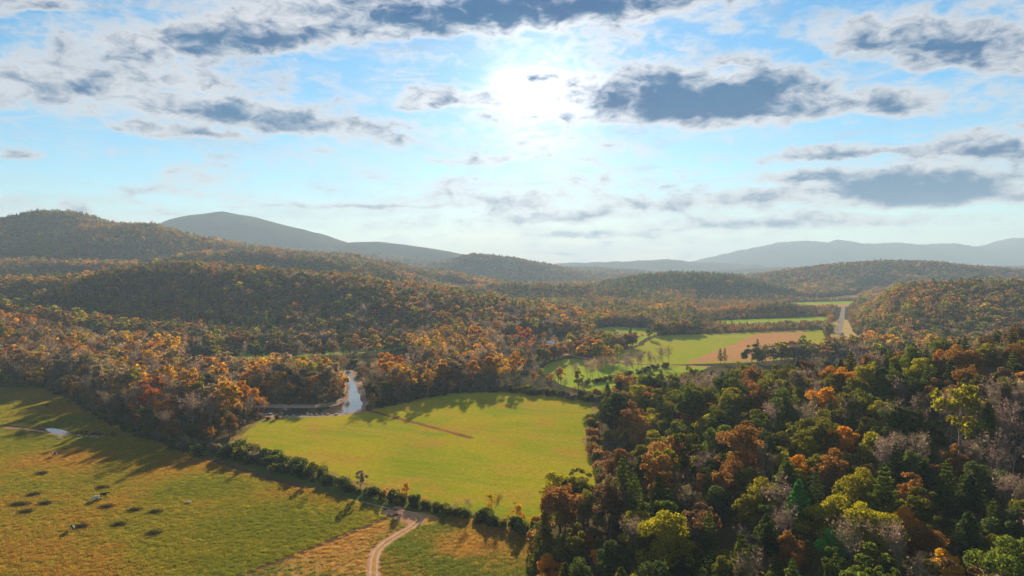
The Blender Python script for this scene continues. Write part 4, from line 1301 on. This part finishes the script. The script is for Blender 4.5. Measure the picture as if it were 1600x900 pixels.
# ------------------------------------------------------------------ houses
M_WALL = plain('white_boards', (0.70, 0.68, 0.64), 0.7, 0.08)
M_ROOF = plain('grey_roofing', (0.36, 0.35, 0.35), 0.5, 0.15)
M_ROOFP = plain('pale_tin_roof', (0.66, 0.65, 0.64), 0.4, 0.1)
M_GLASS = plain('window_glass', (0.04, 0.05, 0.06), 0.15, 0.1)
M_DOOR = plain('painted_door', (0.16, 0.08, 0.05), 0.6, 0.15)
M_BRICK = plain('brickwork', (0.30, 0.14, 0.09), 0.9, 0.25, 6)
def boxm(name, x0, x1, y0, y1, z0, z1):
    v = [(x, y, z) for z in (z0, z1) for y in (y0, y1) for x in (x0, x1)]
    return mesh_of(name, v, [(0, 2, 3, 1), (4, 5, 7, 6), (0, 1, 5, 4), (2, 6, 7, 3), (0, 4, 6, 2), (1, 3, 7, 5)])
def house(px_, py_, w, d, h, rot, roof, label):
    x, y = at(px_, py_)
    z = float(H(x, y)[0])
    e = tag(link('house', None), label, 'house', 'farmhouses in the valley')
    e.location = (x, y, z); e.rotation_euler = (0, 0, rot)
    rh = d * 0.36
    a, b = w / 2, d / 2
    wall = mesh_of('wall', [(-a, -b, -.5), (a, -b, -.5), (a, b, -.5), (-a, b, -.5), (-a, -b, h), (a, -b, h), (a, b, h), (-a, b, h), (-a, 0, h + rh), (a, 0, h + rh)],
                   [(0, 1, 5, 4), (1, 2, 6, 9, 5), (2, 3, 7, 6), (3, 0, 4, 8, 7)])
    link('wall', wall, M_WALL, e)
    o, t = 0.5, 0.18
    k = rh / b
    rv = []
    for xx in (-a - o, a + o):
        rv += [(xx, -b - o, h - o * k + .05), (xx, 0, h + rh + .05), (xx, b + o, h - o * k + .05), (xx, -b - o, h - o * k + .05 + t), (xx, 0, h + rh + .05 + t), (xx, b + o, h - o * k + .05 + t)]
    rf = [(0, 6, 7, 1), (1, 7, 8, 2), (3, 4, 10, 9), (4, 5, 11, 10), (0, 3, 9, 6), (2, 8, 11, 5), (0, 1, 4, 3), (1, 2, 5, 4), (6, 9, 10, 7), (7, 10, 11, 8)]
    ro = link('roof', mesh_of('roof', rv, rf), roof, e)
    link('chimney', boxm('chimney', a * .45 - .4, a * .45 + .4, -.4, .4, h + rh * .5, h + rh + 1.1), M_BRICK, ro)
    for sx in (-.68, -.28, .4, .75):
        wd = link('window', boxm('window', a * sx - .5, a * sx + .5, -b - .06, -b + .02, 1.0, 2.3), M_WALL, e)
        link('pane', boxm('pane', a * sx - .42, a * sx + .42, -b - .09, -b - .05, 1.08, 2.22), M_GLASS, wd)
    link('door', boxm('door', a * .06 - .5, a * .06 + .5, -b - .07, -b + .02, 0, 2.1), M_DOOR, e)
house(245, 549, 14, 8, 3.2, R(12), M_ROOFP, 'low white farmhouse at the left end of the shaded meadow')
house(322, 541, 13, 8, 3.2, R(-8), M_ROOF, 'grey-roofed farmhouse among trees behind the shaded meadow')
house(418, 541, 9, 7, 3.0, R(5), M_ROOF, 'small grey-roofed house right of the shaded meadow bushes')
house(861, 545, 8, 7, 5.0, R(20), M_ROOFP, 'tall white house in the wood by the farm lane')
house(874, 515, 16, 9, 3.2, R(4), M_ROOFP, 'long pale-roofed building in the wood at the ridge end')
house(1346, 546, 11, 7, 3.0, R(-20), M_ROOFP, 'pale-roofed house beside the bend of the valley road')

# ------------------------------------------------------------------ power poles by the road
M_POLE = plain('weathered_wood', (0.22, 0.18, 0.14), 0.9, 0.2)
def pole(px_, py_, label):
    x, y = at(px_, py_)
    e = tag(link('utility_pole', None), label, 'utility pole', 'utility poles along the valley road')
    e.location = (x, y, float(H(x, y)[0]))
    link('post', quads_mesh('post', tube_np((0, 0, -.5), (0, 0, 11.5), .20, .13, 8)), M_POLE, e)
    link('crossarm', boxm('crossarm', -1.3, 1.3, -.08, .08, 10.4, 10.6), M_POLE, e)
    for sx in (-1.1, 0.6, 1.1):
        link('insulator', quads_mesh('insulator', tube_np((sx, 0, 10.6), (sx, 0, 10.85), .07, .04, 6)), M_GLASS, e)
pole(1314, 545, 'utility pole on the golden verge before the road bend')
pole(1303, 522, 'utility pole at the corner of the long green field')
pole(1349, 549, 'utility pole beside the pale-roofed roadside house')

# ------------------------------------------------------------------ cattle, stones, tussocks in the pasture
def hide_mat(name, a, b, cut):
    m, t = new_mat(name)
    pos = t.new('ShaderNodeTexCoord').outputs['Object']
    n = t.noise(pos, 1.1, 2)
    finish(t, principled(t, t.mix(t.ss(n, cut - .03, cut + .03), a, b), 0.8))
    return m
HIDES = [hide_mat('black_hide', (.02, .018, .016), (.03, .025, .02), .5), hide_mat('white_hide', (.52, .48, .42), (.44, .40, .34), .5), hide_mat('patched_hide', (.02, .018, .016), (.7, .66, .6), .5)]
def loft(rings, n=10):
    V, F = [], []
    for (c, d, rx, rz) in rings:
        c, d = np.array(c, float), np.array(d, float)
        d /= np.linalg.norm(d)
        s = np.cross(d, (0, 0, 1.0)); s = s / np.linalg.norm(s) if np.linalg.norm(s) > .05 else np.array([0, 1.0, 0])
        u = np.cross(s, d)
        for k in range(n):
            a = 2 * math.pi * k / n
            V.append(c + s * math.cos(a) * rx + u * math.sin(a) * rz)
    m = len(rings)
    for i in range(m - 1):
        for k in range(n):
            k2 = (k + 1) % n
            F.append((i * n + k, i * n + k2, (i + 1) * n + k2, (i + 1) * n + k))
    F.append(tuple(range(n))[::-1]); F.append(tuple((m - 1) * n + k for k in range(n)))
    return V, F
def cow_mesh(graze):
    parts = []
    X = (1, 0, 0)
    parts.append(loft([((-.92, 0, 1.12), X, .10, .14), ((-.82, 0, 1.10), X, .25, .30), ((-.5, 0, 1.04), X, .31, .37), ((0, 0, 1.0), X, .34, .42), ((.45, 0, 1.02), X, .30, .40), ((.72, 0, 1.08), X, .22, .32), ((.86, 0, 1.15), X, .13, .2)]))
    hz, hx = (.42, 1.35) if graze else (1.38, 1.30)
    parts.append(loft([((.70, 0, 1.14), (hx - .7, 0, hz - 1.14), .17, .24), (((.7 + hx) / 2, 0, (1.14 + hz) / 2 + .03), (hx - .7, 0, hz - 1.14), .12, .17), ((hx, 0, hz), (hx - .7, 0, hz - 1.14), .11, .14)]))
    hd = (.25, 0, -.9) if graze else (.9, 0, -.45)
    L = np.array(hd) / np.linalg.norm(hd)
    c = np.array((hx, 0, hz))
    parts.append(loft([(c - L * .08, hd, .10, .10), (c + L * .08, hd, .13, .14), (c + L * .26, hd, .09, .10), (c + L * .40, hd, .08, .075), (c + L * .45, hd, .05, .05)]))
    for sx, bend in ((.58, .04), (-.70, -.10)):
        for sy in (-.17, .17):
            top = (sx, sy, .95)
            parts.append(loft([(top, (0, 0, -1), .12, .16), ((sx + bend, sy, .52), (0, 0, -1), .06, .07), ((sx, sy, .28), (0, 0, -1), .045, .05), ((sx + .02, sy, 0), (0, 0, -1), .06, .06)], 7))
    for sy in (-1, 1):
        parts.append(loft([(c + np.array((0, sy * .10, .06)), (0, sy, .1), .05, .03), (c + np.array((0, sy * .26, .08)), (0, sy, .1), .02, .01)], 6))
    parts.append(loft([((-.90, 0, 1.25), (-.2, 0, -1), .03, .03), ((-1.0, 0, .8), (0, 0, -1), .02, .02), ((-1.0, 0, .5), (0, 0, -1), .045, .045)], 6))
    V, F = [], []
    for v, f in parts:
        k = len(V)
        V += v
        F += [tuple(i + k for i in q) for q in f]
    me = mesh_of('cow', V, F, True)
    return me
COWS = [cow_mesh(True), cow_mesh(False)]
def cow(px_, py_, rot, hide, graze, label):
    x, y = at(px_, py_)
    me = COWS[0 if graze else 1].copy()
    me.materials.append(HIDES[hide])
    o = tag(link('cow', me), label, 'cow', 'cattle in the pasture')
    o.location = (x, y, 0.02); o.rotation_euler = (0, 0, rot); o.scale = (1.15,) * 3
cow(162, 777, R(20), 0, False, 'black cow standing beside a white one in the middle of the pasture')
cow(150, 782, R(195), 1, True, 'white cow grazing next to the black cow')
cow(113, 829, R(140), 2, True, 'black and white cow grazing alone low in the pasture')
cow(86, 713, R(5), 2, False, 'black and white cow standing below the pool')
cow(73, 636, R(80), 0, True, 'black cow grazing in the upper pasture above the ditch')
M_STONE = plain('pale_stone', (0.34, 0.29, 0.25), 0.9, 0.3, 3)
def stone_mesh(seed):
    bm = bmesh.new()
    bmesh.ops.create_icosphere(bm, subdivisions=2, radius=1.0)
    rg = np.random.default_rng(seed)
    o = rg.uniform(0, 50, 3)
    for v in bm.verts:
        k = 0.75 + 0.5 * float(fbm(np.array([v.co.x * 1.3 + o[0]]), np.array([v.co.y * 1.3 + v.co.z * 1.7 + o[1]]), 3, seed)[0])
        v.co *= k
        v.co.z = v.co.z * 0.55 + 0.25
    me = bpy.data.meshes.new('stone'); bm.to_mesh(me); bm.free()
    me.materials.append(M_STONE)
    return me
STN = [stone_mesh(i) for i in range(4)]
def stone(px_, py_, r, label, group, z=0.02):
    x, y = at(px_, py_)
    o = tag(link('stone', STN[int(rng.integers(4))]), label, 'stone', group)
    o.location = (x, y, z); o.scale = (r * rng.uniform(.8, 1.3), r * rng.uniform(.8, 1.2), r * rng.uniform(.7, 1.1)); o.rotation_euler = (0, 0, rng.uniform(0, 6))
for k, (px_, py_) in enumerate(((122, 681), (126, 681.5), (135, 682.5), (144, 683), (147, 682), (152, 684))):
    stone(px_, py_, .75 - .06 * (k % 3), 'pale stone in the ditch just right of the pool, ' + ('nearest the pool', 'second from the pool', 'third from the pool', 'fourth from the pool', 'fifth from the pool', 'farthest from the pool')[k], 'stones in the pasture ditch')
stone(94, 686, .9, 'pale stone lying in grass below the pool', 'loose stones in the pasture')
stone(294, 786, .9, 'pale stone in the russet grass right of the cows', 'loose stones in the pasture')
for k in range(14):
    f = k / 13
    stone(404 + 120 * f + rng.uniform(-4, 4), 648.5 - 1.5 * f * f + rng.uniform(-1.6, 1.6), rng.uniform(.4, 1.5), nth(k + 1) + ' pale boulder from the left along the near river edge', 'boulders in the river shallows', 0.05)
TUS = [quads_mesh('tussock', tuft_mesh('t', 420, .9, .55, 950 + i)) for i in range(3)]
for me in TUS: me.materials.append(LEAF_O)
SPOT = [(53, 773, 'topmost of the dark tussocks'), (32, 788, 'widest dark tussock'), (71, 787, 'dark tussock right of the widest one'), (42, 800, 'dark tussock below the widest one'), (168, 792, 'dark tussock below the black cow'),
        (211, 797, 'dark tussock right of the cows'), (243, 800, 'dark tussock farthest right of the cows'), (127, 823, 'dark tussock above the lone grazing cow'), (186, 820, 'dark tussock right of the lone grazing cow'),
        (241, 833, 'low dark tussock in the lower pasture'), (65, 740, 'dark tussock high in the pasture'), (160, 762, 'dark tussock above the black cow')]
for px_, py_, lb in SPOT:
    x, y = at(px_, py_)
    o = tag(link('tussock', TUS[int(rng.integers(3))]), lb + ' of rushes', 'tussock', 'dark rush tussocks in the pasture')
    o.location = (x, y, 0.02); o.scale = (2.6 if 'widest dark' in lb else 1.7, 1.3, .9); o.color = (.045, .04, .014, 1)

# ------------------------------------------------------------------ haze
hv = boxm('haze', -15700, 15700, -15700, 15700, -2.0, 500.0)
hm = bpy.data.materials.new('haze_air')
hm.use_nodes = True
ht = NT(hm.node_tree)
ht.n.clear()
pv = ht.new('ShaderNodeVolumePrincipled')
pv.inputs['Color'].default_value = (0.33, 0.46, 0.62, 1)
pv.inputs['Density'].default_value = 0.000115
pv.inputs['Anisotropy'].default_value = 0.12
ho = ht.new('ShaderNodeOutputMaterial')
ht.l.new(pv.outputs[0], ho.inputs['Volume'])
tag(link('haze', hv, hm), 'thin blue autumn haze filling the valley air', 'haze', kind='stuff')
